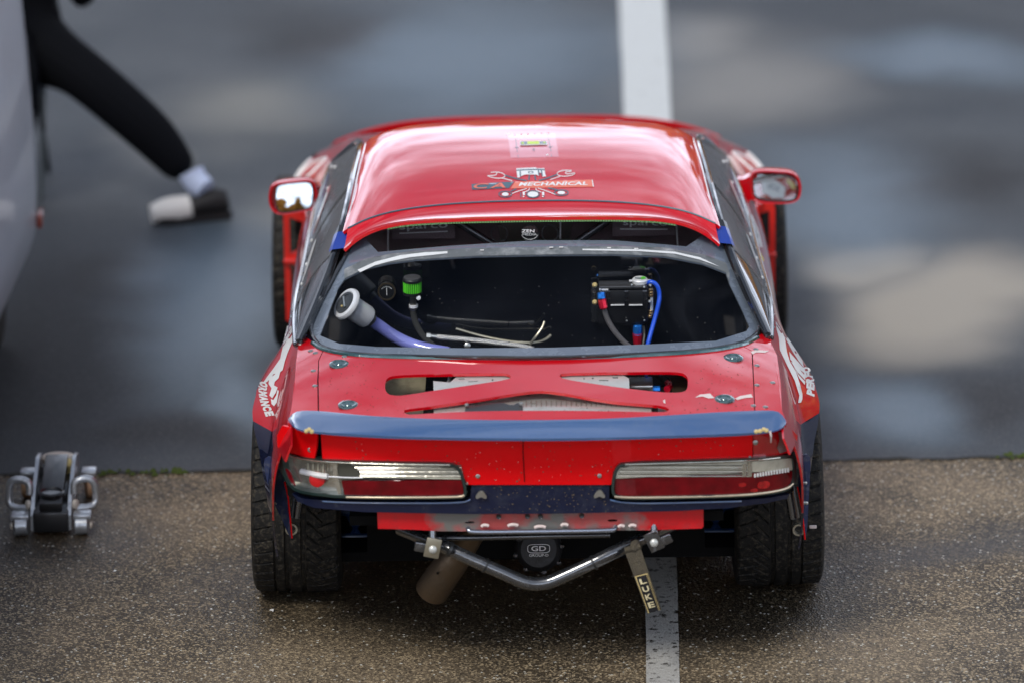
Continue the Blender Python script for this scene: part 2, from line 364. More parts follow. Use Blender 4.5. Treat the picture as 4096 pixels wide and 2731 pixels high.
# ---------------------------------------------------------------- ground
def ground_mat(name, far):
    m = bpy.data.materials.new(name); m.use_nodes = True; t = m.node_tree; b = t.nodes['Principled BSDF']; l = t.links
    geo = nn(t, 'ShaderNodeNewGeometry'); P = geo.outputs['Position']
    def noise(s, d=5, r=.55):
        n = nn(t, 'ShaderNodeTexNoise', Scale=float(s), Detail=float(d), Roughness=r); l.new(P, n.inputs['Vector']); return n.outputs['Fac']
    def rng_(x, a, b_, c, d):
        q = nn(t, 'ShaderNodeMapRange'); q.interpolation_type = 'SMOOTHSTEP'
        for i, v in enumerate((a, b_, c, d)): q.inputs[i+1].default_value = v
        l.new(x, q.inputs[0]); return q.outputs[0]
    def mathn(op, a, c):
        q = nn(t, 'ShaderNodeMath'); q.operation = op
        for i, v in enumerate((a, c)):
            if isinstance(v, (int, float)): q.inputs[i].default_value = v
            else: l.new(v, q.inputs[i])
        return q.outputs[0]
    def mixc(f, a, c):
        q = nn(t, 'ShaderNodeMixRGB')
        if isinstance(f, (int, float)): q.inputs[0].default_value = f
        else: l.new(f, q.inputs[0])
        for i, v in ((1, a), (2, c)):
            if isinstance(v, tuple): q.inputs[i].default_value = (*v, 1)
            else: l.new(v, q.inputs[i])
        return q.outputs[0]
    warp = nn(t, 'ShaderNodeTexNoise', Scale=1.1, Detail=2.5); l.new(P, warp.inputs['Vector'])
    wv = nn(t, 'ShaderNodeVectorMath'); wv.operation = 'MULTIPLY_ADD'; l.new(warp.outputs['Color'], wv.inputs[0]); wv.inputs[1].default_value = (.6, .9, 0); l.new(P, wv.inputs[2])
    def blob(cx, cy, rx, ry, ang=0, soft=.6):
        mp_ = nn(t, 'ShaderNodeMapping'); mp_.vector_type = 'TEXTURE'; mp_.inputs['Location'].default_value = (cx+.3, cy+.45, 0); mp_.inputs['Rotation'].default_value = (0, 0, R(ang)); mp_.inputs['Scale'].default_value = (rx, ry, 1e3)
        l.new(wv.outputs[0], mp_.inputs['Vector']); v = nn(t, 'ShaderNodeVectorMath'); v.operation = 'LENGTH'; l.new(mp_.outputs[0], v.inputs[0])
        return rng_(v.outputs['Value'], 1-soft, 1+soft, 1., 0.)
    def bp(px, py, wx, wy, ang=0, soft=.6):     # a patch given by where it lies in the photograph (2352-wide units)
        a = atZ(px*1.7415, py*1.7415, 0); b1 = atZ((px+wx)*1.7415, py*1.7415, 0); b2 = atZ(px*1.7415, (py-wy)*1.7415, 0)
        return blob(a[0], a[1], abs(b1[0]-a[0]), abs(b2[1]-a[1]), ang, soft)
    def union(xs):
        o = xs[0]
        for x in xs[1:]: o = mathn('MAXIMUM', o, x)
        return o
    vor = nn(t, 'ShaderNodeTexVoronoi', Scale=165.); l.new(P, vor.inputs['Vector'])
    vsep = nn(t, 'ShaderNodeSeparateColor'); l.new(vor.outputs['Color'], vsep.inputs[0])
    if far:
        base = mixc(rng_(noise(.9, 6), .35, .65, 0., 1.), (.030, .037, .046), (.055, .062, .070))
        dry = union([bp(2180, 690, 210, 110, -25), bp(2010, 600, 140, 55, -10)])
        dry3 = union([bp(1690, 210, 190, 95, -8, .9), bp(1600, 110, 120, 60, 0, .9)]); base = mixc(mathn('MULTIPLY', dry3, .55), base, (.30, .285, .26))
        base = mixc(mathn('MULTIPLY', dry, .9), base, (.34, .305, .25))
        dry2 = union([bp(560, 260, 150, 60, 0, .9), bp(640, 480, 110, 40, 0, .9), bp(330, 330, 90, 60, 0, .9)]); base = mixc(mathn('MULTIPLY', dry2, .5), base, (.26, .25, .215))
        wet_shading = union([bp(500, 700, 170, 170, 0, .8), bp(560, 900, 90, 110, 0, .8), bp(2030, 940, 170, 80, 0, .7), bp(1960, 470, 190, 110, 0, .9), bp(1100, 130, 330, 120, 0, .9), bp(2160, 130, 230, 45, -25, .8)])
        base = mixc(mathn('MULTIPLY', wet_shading, .75), base, (.070, .120, .165))  # damp areas, with the sky's blue sheen put into their colour
        dark = union([bp(130, 780, 190, 260, 0, .7), bp(2300, 900, 110, 70, 0, .8), bp(2250, 400, 190, 70, -20, .8), bp(700, 90, 150, 70, 0, .8), bp(330, 1000, 200, 50, 0, .8), bp(40, 900, 130, 160, 0, .6), bp(230, 620, 120, 80, 0, .8)])  # dark tarmac patches; the left ones paint in the van's shade
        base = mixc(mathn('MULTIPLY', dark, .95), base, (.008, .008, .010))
        base = mixc(mathn('MULTIPLY', rng_(vsep.outputs[0], .75, .95, 0., 1.), .12), base, (.3, .29, .27))
        rough = mathn('SUBTRACT', .66, mathn('MULTIPLY', wet_shading, .26)); bump = .35
    else:
        base = mixc(rng_(noise(3.2, 7, .6), .35, .68, 0., 1.), (.040, .028, .014), (.115, .082, .046))
        lig = union([bp(800, 1480, 260, 90, 0, .8), bp(1950, 1480, 330, 60, 0, .8), bp(450, 1180, 260, 60, 0, .9), bp(2100, 1150, 250, 50, 0, .9)])
        base = mixc(mathn('MULTIPLY', lig, .6), base, (.26, .20, .13))
        st_ = rng_(noise(1.9, 5, .6), .52, .66, 0., .65); base = mixc(st_, base, (.030, .023, .014))
        wet_shading = union([blob(0, -.05, 1.05, .50, 0, .5), blob(-1.7, .5, .45, .4), blob(.5, -.35, .5, .3), bp(2200, 1270, 300, 40, 0, .8)])  # damp areas; the one under the tail also paints the car's shade
        base = mixc(mathn('MULTIPLY', wet_shading, .85), base, (.012, .009, .005))
        sp = rng_(vsep.outputs[0], .52, .9, 0., 1.); base = mixc(mathn('MULTIPLY', sp, mathn('SUBTRACT', .75, mathn('MULTIPLY', wet_shading, .55))), base, (.50, .39, .24))
        dk = rng_(vsep.outputs[1], .55, .85, 0., 1.); base = mixc(mathn('MULTIPLY', dk, .65), base, (.012, .010, .008))
        fleck = rng_(vsep.outputs[2], .984, .992, 0., 1.); base = mixc(fleck, base, (.6, .58, .5))
        rough = mathn('SUBTRACT', .64, mathn('MULTIPLY', wet_shading, .24)); bump = 1.
    l.new(base, b.inputs['Base Color']); l.new(rough, b.inputs['Roughness'])
    h = mathn('ADD', mathn('MULTIPLY', vor.outputs['Distance'], .8), mathn('MULTIPLY', noise(90, 4), .7))
    bp = nn(t, 'ShaderNodeBump', Strength=bump, Distance=.004); l.new(h, bp.inputs['Height']); l.new(bp.outputs[0], b.inputs['Normal'])
    return m
JY = 1.105
def jy(x): return JY+.012*x
def gsheet(name, y0, y1, m, z=0):
    xs = list(np.linspace(-12, 12, 49)); V = []; far = 400
    xs = [-far, -60]+xs+[60, far]
    j = lambda x: jy(max(-12, min(12, x)))+.006*math.sin(x*9)+.004*math.sin(x*23)
    for x in xs: V.append((x, y0 if y0 is not None else j(x), z))
    for x in xs: V.append((x, y1 if y1 is not None else j(x), z))
    n = len(xs); o = mk(name, V, [(i, i+1, n+i+1, n+i) for i in range(n-1)], m, None, 0); o['kind'] = 'structure'; return o
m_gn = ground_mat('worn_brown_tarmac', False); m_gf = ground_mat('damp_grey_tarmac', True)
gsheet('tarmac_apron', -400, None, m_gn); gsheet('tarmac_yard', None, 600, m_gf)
# dark joint strip between the two surfaces, with moss
xs = np.linspace(-6, 6, 240); V = []
for x in xs: V += [(x, jy(x)-.010+.006*math.sin(x*31)+random.uniform(-.006, .006), .004), (x, jy(x)+.008+.008*math.sin(x*17)+random.uniform(-.008, .008), .004)]
o = mk('surface_joint', V, [(2*i, 2*i+2, 2*i+3, 2*i+1) for i in range(len(xs)-1)], mat('joint_tar', (.02, .02, .016), .8, bump=.5, bs=80), None, 0); o['kind'] = 'structure'
mb = MB()
for cx, wd, n in ((-1.43, .03, 12), (-1.22, .028, 22), (-1.33, .05, 5), (1.60, .05, 14), (1.9, .1, 14)):
    for i in range(n):
        x = cx+random.gauss(0, wd); y = jy(x)+random.gauss(0, .018); s = random.uniform(.004, .012)
        mb.add([(x-s, y-s, .004), (x+s, y-s*.8, .004), (x+s*.9, y+s, .004), (x-s, y+s, .004), (x+s*.1, y, .004+s*1.1)], [(0, 1, 4), (1, 2, 4), (2, 3, 4), (3, 0, 4)])
o = mb.build('moss', mat('moss', (.05, .075, .008), .9), None, 20); o['kind'] = 'stuff'
# painted bay lines
def line_mat(name, c, wear):
    m = mat(name, c, .6, bump=.6, bs=150); t = m.node_tree; b = t.nodes['Principled BSDF']; geo = nn(t, 'ShaderNodeNewGeometry')
    v = nn(t, 'ShaderNodeTexVoronoi', Scale=75.); n = nn(t, 'ShaderNodeTexNoise', Scale=32., Detail=8., Roughness=.75); t.links.new(geo.outputs['Position'], v.inputs['Vector']); t.links.new(geo.outputs['Position'], n.inputs['Vector'])
    r = nn(t, 'ShaderNodeMapRange'); r.inputs[1].default_value = .5-wear; r.inputs[2].default_value = .56-wear; t.links.new(n.outputs['Fac'], r.inputs[0])
    x = nn(t, 'ShaderNodeMixRGB'); x.inputs[1].default_value = (.03, .026, .02, 1); x.inputs[2].default_value = (*c, 1); t.links.new(r.outputs[0], x.inputs[0]); t.links.new(x.outputs[0], b.inputs['Base Color'])
    return m
def gline(name, p, wd0, wd1, m, z=.0045):
    (x0, y0), (x1, y1) = p; n = 40; V = []
    for i in range(n+1):
        t = i/n; x = x0+(x1-x0)*t; y = y0+(y1-y0)*t; h = (wd0+(wd1-wd0)*t)/2; j = random.uniform(-.0015, .0015)
        V += [(x-h+j, y, z), (x+h+j, y, z)]
    o = mk(name, V, [(2*i, 2*i+2, 2*i+3, 2*i+1) for i in range(n)], m, None, 0); o['kind'] = 'structure'; return o
gline('bay_line', ((.24, -6.9), (.418, 1.07)), .102, .100, line_mat('worn_white_paint', (.42, .41, .38), .10))
gline('bay_line_far', ((.44, 1.15), (.612, 14.0)), .175, .225, line_mat('white_paint', (.58, .60, .59), .16))

# ================================================================ THE CAR
car = thing('race_car', 'red and navy drift hatchback with ducktail spoiler, bare bash bar and bumper removed', 'car')
# surfaces -------------------------------------------------------
zr = spl([(1.30, 1.165), (1.16, 1.190), (.95, 1.203), (.6, 1.195), (.29, 1.168), (0, 1.13)])
wr = spl([(1.3, .50), (1.10, .538), (.8, .553), (.33, .580), (.1, .60)])
def Sroof(x, y):
    u = np.minimum(np.abs(x)/wr(y), 1.25); return zr(y)-.022*u**2-.036*u**9
zg = spl([(.45, 1.175), (.29, 1.150), (.13, 1.105), (-.1, 1.032), (-.3, .967), (-.49, .900), (-.62, .855)])
dg = spl([(.45, .04), (.29, .050), (.13, .075), (-.1, .118), (-.2, .135), (-.49, .150), (-.62, .16)])
wg = spl([(.45, .55), (.29, .575), (.13, .605), (-.1, .665), (-.2, .70), (-.49, .75), (-.62, .76)])
def Sg(x, y): return zg(y)-dg(y)*np.minimum(np.abs(x)/wg(y), 1.3)**2.6
zp = spl([(0, .93), (-.2, .918), (-.49, .893), (-.7, .873), (-.91, .850), (-1.1, .825)])
dp = spl([(0, .075), (-.2, .060), (-.5, .050), (-.9, .060), (-1.1, .065)])
def Sp(x, y): return zp(y)-dp(y)*(np.abs(x)/.735)**3
F_g = lambda p: p[:, 2]-Sg(p[:, 0], p[:, 1])
F_p = lambda p: p[:, 2]-Sp(p[:, 0], p[:, 1])
F_roof = lambda p: p[:, 2]-Sroof(p[:, 0], p[:, 1])
def T(x, z, o=0.): return -.925+.20*(np.abs(x)/.79)**5+.05*(.8-z)+o
def F_t(o=0.): return lambda p: p[:, 1]-T(p[:, 0], p[:, 2], o)
def F_y(Y): return lambda p: p[:, 1]-Y
# belt / roof edge lines of the cabin
xA = spl([(1.78, .665), (1.06, .545), (.8, .556), (.33, .583), (.1, .622), (-.1, .682), (-.22, .722)])
zA = spl([(1.78, .862), (1.06, 1.135), (.8, 1.142), (.33, 1.108), (.1, 1.030), (-.1, .925), (-.22, .862)])
xB = spl([(1.78, .672), (1.24, .705), (.5, .728), (0, .738), (-.22, .726)])
zB = spl([(1.78, .858), (1.24, .872), (.5, .876), (0, .872), (-.22, .860)])
ztop = spl([(3.45, .44), (3.2, .54), (2.9, .64), (2.4, .755), (2.0, .825), (1.78, .858), (1.24, .872), (.5, .876), (0, .872), (-.2, .862), (-.5, .843), (-.93, .785)])
xtop = spl([(3.45, .56), (3.2, .60), (2.9, .635), (2.4, .66), (1.78, .672), (1.24, .705), (.5, .728), (0, .738), (-.2, .730), (-.5, .736), (-.93, .735)])
xmax = spl([(3.45, .60), (3.2, .70), (2.9, .79), (2.475, .815), (1.9, .795), (1.2, .799), (.4, .798), (-.3, .815), (-.7, .805), (-.93, .785)])
def Xb(y, z):
    y = np.asarray(y, float); z = np.asarray(z, float); s = np.clip((ztop(y)-z)/.26, 0, 1)
    X = xtop(y)+(xmax(y)-xtop(y))*(1-(1-s)**2.2)-.03*np.clip((.45-z)/.3, 0, 1)**2-1.2*np.clip(z-ztop(y)-.002, 0, .4)
    r = np.hypot(y*np.where(y > 0, .80, .95), z-.31); k = np.clip((r-np.where(y < 0, .40, .37))/.135, 0, 1)
    X = X+.082*(1-k)**1.15*(1-.42*np.clip((y+.26)/.26, 0, 1))*np.where(y < 0, np.clip((z-.36)/.30, 0, 1)**.8, np.clip((z-.16)/.12, 0, 1))*np.clip((ztop(y)-z)/.06, 0, 1)*np.where(y > 0, (1-np.clip(y/.42, 0, 1))**1.25, 1)
    r = np.hypot((y-2.475)*np.where(y < 2.475, .8, 1.), z-.31); k = np.clip((r-.37)/.16, 0, 1)
    return X+.052*(1-k*k*(3-2*k))*np.clip((ztop(y)-z)/.06, 0, 1)
LO = .010
F_b = lambda p: np.abs(p[:, 0])-(Xb(p[:, 1], p[:, 2])-LO*(p[:, 0] < 0))
def side(sg, off=0.): return lambda v: np.column_stack([sg*(Xb(v[:, 0], v[:, 1])+off-(LO if sg < 0 else 0)), v[:, 0], v[:, 1]])
def arc(cy, r, a0, a1, n=26): return [(cy+r*math.sin(R(a0+(a1-a0)*i/n)), .31+r*math.cos(R(a0+(a1-a0)*i/n))) for i in range(n+1)]

# roof ------------------------------------------------------------
def gridmesh(nu, nv, fn): 
    U, Vv = np.meshgrid(np.linspace(0, 1, nu+1), np.linspace(0, 1, nv+1)); P = fn(U.ravel(), Vv.ravel())
    return P, [(j*(nu+1)+i, j*(nu+1)+i+1, (j+1)*(nu+1)+i+1, (j+1)*(nu+1)+i) for j in range(nv) for i in range(nu)]
def roof_fn(u, v):
    s = np.sin((u*2-1)*math.pi/2*.999); s = .5*s+.5*(u*2-1); y0 = .285-.085*np.abs(s)**3; y1 = 1.16-.10*np.abs(s)**2.5; y = y0+(y1-y0)*v; x = s*wr(y)
    return np.column_stack([x, y, Sroof(x, y)])
V, F = gridmesh(60, 40, roof_fn); V, F = shell(V, F, .01, (0, 0, 9)); roof = mk('roof', V, F, m_red, car)
# windscreen
def ws_fn(u, v):
    s = u*2-1; y0 = 1.165-.10*np.abs(s)**2.5; y1 = 1.90-.16*s**2; y = y0+(y1-y0)*v; xe = wr(y0)*(1-v)+.665*v; x = s*xe
    z0 = Sroof(s*wr(y0), y0)-.006; z1 = .868-.01*s**2; return np.column_stack([x, y, z0+(z1-z0)*v+.02*np.sin(v*math.pi)])
V, F = gridmesh(24, 16, ws_fn); mk('windscreen', V, F, m_glass, car)
# bonnet
def bon_fn(u, v):
    s = u*2-1; y = 1.91+(3.42-1.91)*v-.16*s**2*(1-v); x = s*(xtop(y)-.006); z = ztop(y)+.035*(1-s*s)+.010*np.exp(-((np.abs(s)-.55)/.12)**2); return np.column_stack([x, y, z])
V, F = gridmesh(36, 36, bon_fn); V, F = shell(V, F, .006, (0, 2, 9)); mk('bonnet', V, F, m_red, car)
# front bumper: lofted nose
def nose_fn(u, v):
    s = u*2-1; z = .56-.42*v; x = s*(.70+.09*np.sin(v*math.pi)); y = 3.42+.10*np.sin(v*math.pi*.8)-.30*np.abs(s)**4; return np.column_stack([x, y, z])
V, F = gridmesh(30, 12, nose_fn); V, F = shell(V, F, .006, (0, 9, 0)); mk('front_bumper', V, F, m_red, car)
for sg in (1, -1): MB().box((sg*.47, 3.36, .47), (.24, .12, .012), None, .004).build('headlight', m_gloss, car)

# body sides --------------------------------------------------------
E0 = .004
for sg in (1, -1):
    tw = (sg*9, 0, 1)
    top = lambda a, b, n=30: [(y, float(ztop(y))) for y in np.linspace(a, b, n)]
    q = [(.60, .18)]+top(.60, -.925, 50)+[(-.925, .735), (-.80, .72), (-.76, .60), (-.70, .52), (-.60, .42), (-.52, .34), (-.475, .285)]
    q = q[:-2]+[(-.545, .345), (-.515, .285), (-.505, .30), (-.485, .40), (-.44, .50), (-.37, .585), (-.265, .65), (-.17, .688), (-.06, .70)]+arc(0, .39, 3, 100, 26)+[(.40, .18)]
    sheet('quarter_panel', q, None, m_liv, car, res=.022, thick=.006, dom=side(sg), towards=tw)
    q = [(1.755, .18)]+top(1.755, .606, 30)+[(.606, .18)]
    dr = sheet('door', q, None, m_red, car, res=.03, thick=.006, dom=side(sg), towards=tw)
    q = [(1.762, .60)]+top(1.762, 3.30, 40)[:]+[(3.30, .40), (2.86, .30)]+arc(2.475, .365, 88, -52, 36)+[(2.14, .60), (2.06, .63), (1.80, .60)]
    ff = sheet('front_fender', q, None, m_red, car, res=.028, thick=.006, dom=side(sg), towards=tw)
    # vented rear closing brace of the front fender
    mb = MB(); Yb = 2.045
    o_ = [(.735, .60), (.800, .625), (.845, .63), (.852, .60), (.852, .22), (.80, .20), (.765, .22), (.76, .40)]
    h1 = [(.785, .575), (.832, .595), (.832, .46), (.782, .47)]; h2 = [(.782, .405), (.832, .425), (.832, .27), (.79, .29)]
    v, f = tri2d(o_, [h1, h2], .02); V, F = shell(np.column_stack([sg*v[:, 0], np.full(len(v), Yb), v[:, 1]]), f, .035, (0, -9, 0)); mb.add(V, F)
    mb.box((sg*.81, Yb-.006, .437), (.09, .02, .016), None, .004); mb.build('brace', mat('bright_red_brace', (.72, .02, .012), .4, coat=.6, bump=.05, bs=30), ff)
    # sill skirt
    MB().box((sg*.775, 1.2, .155), (.06, 1.55, .07), None, .015).build('sill', m_navy, car)
    # side windows and pillars
    def sw(y0, y1, t0, t1, off, nu=26, nv=10):
        def fn(u, v):
            y = y0+(y1-y0)*u; t = t0+(t1-t0)*v; x = xA(y)+(xB(y)-xA(y))*t+.018*np.sin(t*math.pi)+off; z = zA(y)+(zB(y)-zA(y))*t
            return np.column_stack([sg*x, y, z])
        return gridmesh(nu, nv, fn)
    V, F = sw(.66, 1.74, .05, .97, 0); V, F = shell(V, F, .004, tw); win = mk('side_window', V, F, m_grey, car)
    V, F = sw(.17, .60, .06, .97, 0); V, F = shell(V, F, .004, tw); win2 = mk('quarter_window', V, F, m_grey, car)
    V, F = sw(-.21, .175, .0, 1., -.004); V, F = shell(V, F, .010, tw); mk('rear_pillar', V, F, m_gloss, car)
    V, F = sw(.595, .665, .0, 1., -.006); V, F = shell(V, F, .012, tw); mk('door_pillar', V, F, m_gloss, car)
    def edge(y0, y1, t, off, n=40):
        ys = np.linspace(y0, y1, n); return [(sg*(float(xA(y)+(xB(y)-xA(y))*t)+off), y, float(zA(y)+(zB(y)-zA(y))*t)) for y in ys]
    mb = MB(); mb.tube(edge(1.76, -.2, .02, .004), .011, 8, 0); mb.tube(edge(1.76, -.2, .985, .004), .009, 8, 0); mb.build('window_trim', m_gloss, car)
    mb = MB(); mb.tube(edge(1.76, .12, 1.03, .007), .0035, 6, 0); mb.build('chrome_strip', m_chr, car)
    mb = MB(); mb.tube([(sg*(float(xA(y))-.010), y, float(zA(y))+.010) for y in np.linspace(1.04, .24, 20)], .0025, 6, 0); mb.build('drip_rail', m_chr, car)
    # rivets in the plastic windows
    for y, t in ((1.35, .45), (1.12, .62), (.92, .78), (.74, .88), (1.5, .5), (.5, .9), (.3, .9)):
        x = float(xA(y)+(xB(y)-xA(y))*t+.018*math.sin(t*math.pi)); z = float(zA(y)+(zB(y)-zA(y))*t)
        MB().lathe((sg*(x-.001), y, z), (sg*1, -.2, .5), [(0, .0065), (.003, .006), (.005, .003)], 10).build('rivet', m_white, win if y > .65 else win2)
    # window decals
    def wdec(pts, m, par, nm='decal', y_off=.0025):
        v, f = tri2d(pts, [], .02); y = v[:, 0]; t = v[:, 1]; x = xA(y)+(xB(y)-xA(y))*t+.018*np.sin(t*math.pi)+y_off; z = zA(y)+(zB(y)-zA(y))*t
        return mk(nm, np.column_stack([sg*x, y, z]), f, m, par, 0)
    wdec([(1.45, .62), (1.38, .60), (.80, .90), (.78, .93)], m_dblue, win)
    wdec(chaikin([(1.05, .50), (.85, .62), (.74, .80), (.80, .86), (1.0, .70), (1.12, .58)], 2), m_pink, win)
    wdec(chaikin([(1.01, .54), (.86, .65), (.77, .79), (.82, .82), (.98, .69), (1.06, .60)], 2), m_white, win, y_off=.004)
    wdec(chaikin([(.56, .62), (.42, .66), (.28, .80), (.30, .90), (.45, .84), (.57, .72)], 1), m_white, win2)
    # blue tape across the hatch pillar
    def tape(y0, y1, m):
        v, f = tri2d([(y0, -.26), (y1, -.26), (y1, .04), (y0, .04)], [], .05); y = v[:, 0]; t = v[:, 1]; tt = np.clip(t, 0, 1)
        x = xA(y)+(xB(y)-xA(y))*tt+.018*np.sin(tt*math.pi)+np.where(t < 0, t*.16, 0)+.014; z = zA(y)+(zB(y)-zA(y))*tt+np.where(t < 0, -t*.02, 0)+.012
        mk('tape', np.column_stack([sg*x, y, z]), f, m, car, 0)
    tape(.262, .225, m_black); tape(.225, .14, m_dblue); 
    # door and fender decals (real vinyl on the flanks)
    def bdec(pts, m, par, nm='decal', off=.003, res=.03):
        v, f = tri2d(pts, [], res); return mk(nm, side(sg, off)(v), f, m, par, 0)
    X_ = (lambda p: p) if sg > 0 else (lambda p: (4280-8-p[0], p[1]+26))
    def pdec(pts, m, par, lift=.003): return sheet('decal', [X_(p) for p in pts], F_b, m, par, res=9, thick=0, lift=lift, y0=.2, y1=2.1)
    pdec([(2986, 846), (3010, 862), (3034, 920), (3052, 990), (3040, 988), (3014, 930), (2994, 880)], m_white, dr)
    text('WHEATLEY PRO', onsurf(quad(X_((3011, 882)), X_((3036, 952)), X_((3003, 884)), X_((3028, 954))) if sg > 0 else quad(X_((3028, 954)), X_((3003, 884)), X_((3036, 952)), X_((3011, 882))), F_b, .005, y0=.2, y1=2.1), m_teal, dr, bold=.01, sub=.15)
    pdec([(3022, 1004), (3032, 1010), (3052, 1056), (3050, 1062), (3036, 1040)], mat('green_decal', (.02, .45, .12), .4), dr)
    pdec([(3028, 990), (3034, 992), (3056, 1040), (3054, 1048)], mat('yellow_decal', (.75, .6, .05), .4), dr)
    pdec([(3040, 1062), (3050, 1070), (3076, 1140), (3070, 1138), (3052, 1100)], m_white, dr)
    pdec([(3008, 1110), (3020, 1130), (3046, 1180), (3060, 1235), (3050, 1222), (3030, 1180), (3012, 1150)], m_white, win2) if False else None
    for a in (0, 1):      # white script outlines on the front fender
        mb = MB(); c = (2.25+.16*a, .70-.05*a); pts = [(c[0]+.06*math.cos(t), c[1]+.045*math.sin(t)) for t in np.linspace(0, 2*math.pi, 20)]
        P = side(sg, .002)(np.array(pts)); mb.tube(P, .006, 6, 0); mb.build('lettering', m_white, ff)
# sponsor word round each rear arch, letter by letter
def letter(ch, x, y, dx, dy, w_, h_, sl=.25):
    d = np.array([dx, dy]); d = d/np.linalg.norm(d); up = np.array([d[1], -d[0]]); c = np.array([x, y], float)
    g = lambda V: c[None]+(V[:, :1]-.5+(V[:, 1:]-.5)*sl*h_/w_)*w_*d[None]+(V[:, 1:]-.5)*h_*up[None]
    text(ch, lambda V: onsurf(g, F_b, .005, y0=-.9, y1=1.4)(V), m_white, car, bold=.07)
for ch, x, y, dx in (('P', 3243, 1568, .12), ('E', 3242, 1544, .06), ('R', 3240, 1521, .0), ('F', 3234, 1499, -.12), ('O', 3225, 1478, -.3)): letter(ch, x, y, dx, -1, 23, 33)
for ch, x, y, dx in (('O', 1054, 1536, -.1), ('R', 1051, 1554, 0), ('M', 1052, 1573, .05), ('A', 1055, 1593, .15), ('N', 1060, 1612, .25), ('C', 1068, 1632, .35), ('E', 1077, 1653, .4)): letter(ch, x, y, dx, 1, 20, 34)
# big white swooshes on both quarters, traced
def swoosh(pts, o, s, sg):
    P = [(o[0]+x*s, o[1]+y*s) for x, y in pts]
    try: sheet('lettering', P, F_b, m_white, car, res=9, thick=0, lift=.006, y0=-.85, y1=1.3)
    except Exception as e: print('swoosh', e)
z6 = ((2950, 1350), .287); z5 = ((1000, 1350), .287)
for q in ([(530, -230), (600, -120), (660, 0), (690, 200), (730, 330), (815, 470), (870, 640), (905, 780), (905, 850), (885, 900), (845, 905), (862, 800), (800, 600), (700, 400), (590, 170), (575, 0), (545, -110)],
          [(665, 0), (700, 0), (800, 150), (905, 320), (925, 415), (850, 320), (760, 180)],
          [(720, 190), (760, 240), (940, 440), (945, 500), (830, 410), (735, 300)],
          [(745, 330), (790, 350), (945, 530), (945, 590), (840, 480)],
          [(775, 370), (850, 510), (945, 610), (938, 655), (860, 560)]): swoosh(q, *z6, 1)
for q in ([(520, -160), (600, -160), (590, 60), (520, 220), (485, 330), (455, 450), (390, 500), (330, 500), (290, 560), (240, 610), (165, 650), (240, 540), (330, 420), (420, 290), (450, 160), (475, 20)],
          [(270, 560), (330, 520), (430, 440), (400, 560), (345, 610), (335, 660), (385, 690), (360, 760), (310, 840), (270, 800), (300, 700), (258, 640)],
          [(290, 850), (325, 865), (365, 800), (385, 720), (402, 740), (372, 900), (335, 950), (300, 920)]): swoosh(q, *z5, -1)

# hatch: lip spoiler, glass, lower panel ----------------------------
def lip_fn(u, v):
    s = u*2-1; a = np.abs(s); y0 = .282-.085*a**3; y1 = .135+.03*a**2-.035*a**8; y = y0+(y1-y0)*v; x = s*(.575+.012*v)
    z0 = Sroof(np.clip(x, -.57, .57), y0)-.002; z1 = 1.157-.020*a**2-.075*a**7; return np.column_stack([x, y, z0+(z1-z0)*v-.006*np.sin(v*math.pi)])
V, F = gridmesh(60, 8, lip_fn); V, F = shell(V, F, .009, (0, 0, 9)); lip = mk('hatch_lip', V, F, m_red, car)
seam = [lip_fn(np.array([u]), np.array([0.]))[0]+np.array([0, .002, .002]) for u in np.linspace(0, 1, 50)]
MB().tube(seam, .0032, 6, 0).build('seam_seal', m_teal, car)
dots = MB()
for u in np.linspace(.12, .88, 110):
    p = lip_fn(np.array([u]), np.array([1.]))[0]; dots.box(p+np.array([0, .004, -.012]), (.006, .004, .006))
dots.build('serrated_edge', mat('pale_green_edging', (.25, .55, .2), .5), lip, 0)
g_out = [(1436, 925), (1402, 985), (1340, 1100), (1262, 1250), (1240, 1310), (1252, 1352), (1291, 1394), (1434, 1418), (1765, 1427), (2200, 1430), (2506, 1419), (2812, 1402), (2965, 1374), (3020, 1345), (3040, 1310), (3030, 1260), (2960, 1110), (2905, 985), (2868, 915)]
g_top = [(2868, 915), (2820, 880), (2700, 862), (2137, 848), (1600, 866), (1480, 890), (1436, 925)]
hole2 = [(1280, 1342), (1300, 1290), (1352, 1154), (1377, 1119), (1459, 1078), (1560, 1055), (1663, 1042), (1900, 1028), (2200, 1022), (2450, 1021), (2659, 1029), (2812, 1058), (2904, 1094), (2918, 1135), (2965, 1231), (2998, 1305), (2985, 1325), (2863, 1363), (2608, 1376), (2200, 1390), (1860, 1392), (1510, 1387), (1357, 1374)]
hole1 = [(1462, 905), (1447, 940), (1512, 1009), (1600, 1001), (1800, 984), (2150, 962), (2450, 962), (2650, 978), (2745, 987), (2790, 957), (2836, 915), (2826, 893), (2674, 864), (2137, 852), (1638, 866), (1520, 884)]
brd = sheet('window_border', g_out+g_top[1:-1], lambda p: p[:, 2]-(Sg(p[:, 0], p[:, 1])-.006), m_border, car, holes=[hole1, hole2], res=14, thick=.004)
sheet('rear_window', g_out+g_top[1:-1], F_g, m_glass, car, res=16, thick=0)
b2 = [(x, y) for x, y in hole2 if y < 1150]; b2 = sorted(b2)
band = [(x, y-4) for x, y in b2]+[(x, y-34-8*abs((x-2140)/760)**2) for x, y in b2[::-1]]
sheet('bulkhead_flange', band, lambda p: p[:, 2]-(Sg(p[:, 0], p[:, 1])-.003), mat('grey_flange', (.16, .17, .17), .35, coat=.6, dirt=.7, ds=20, dcol=(.5, .5, .5)), car, res=14, thick=.002)
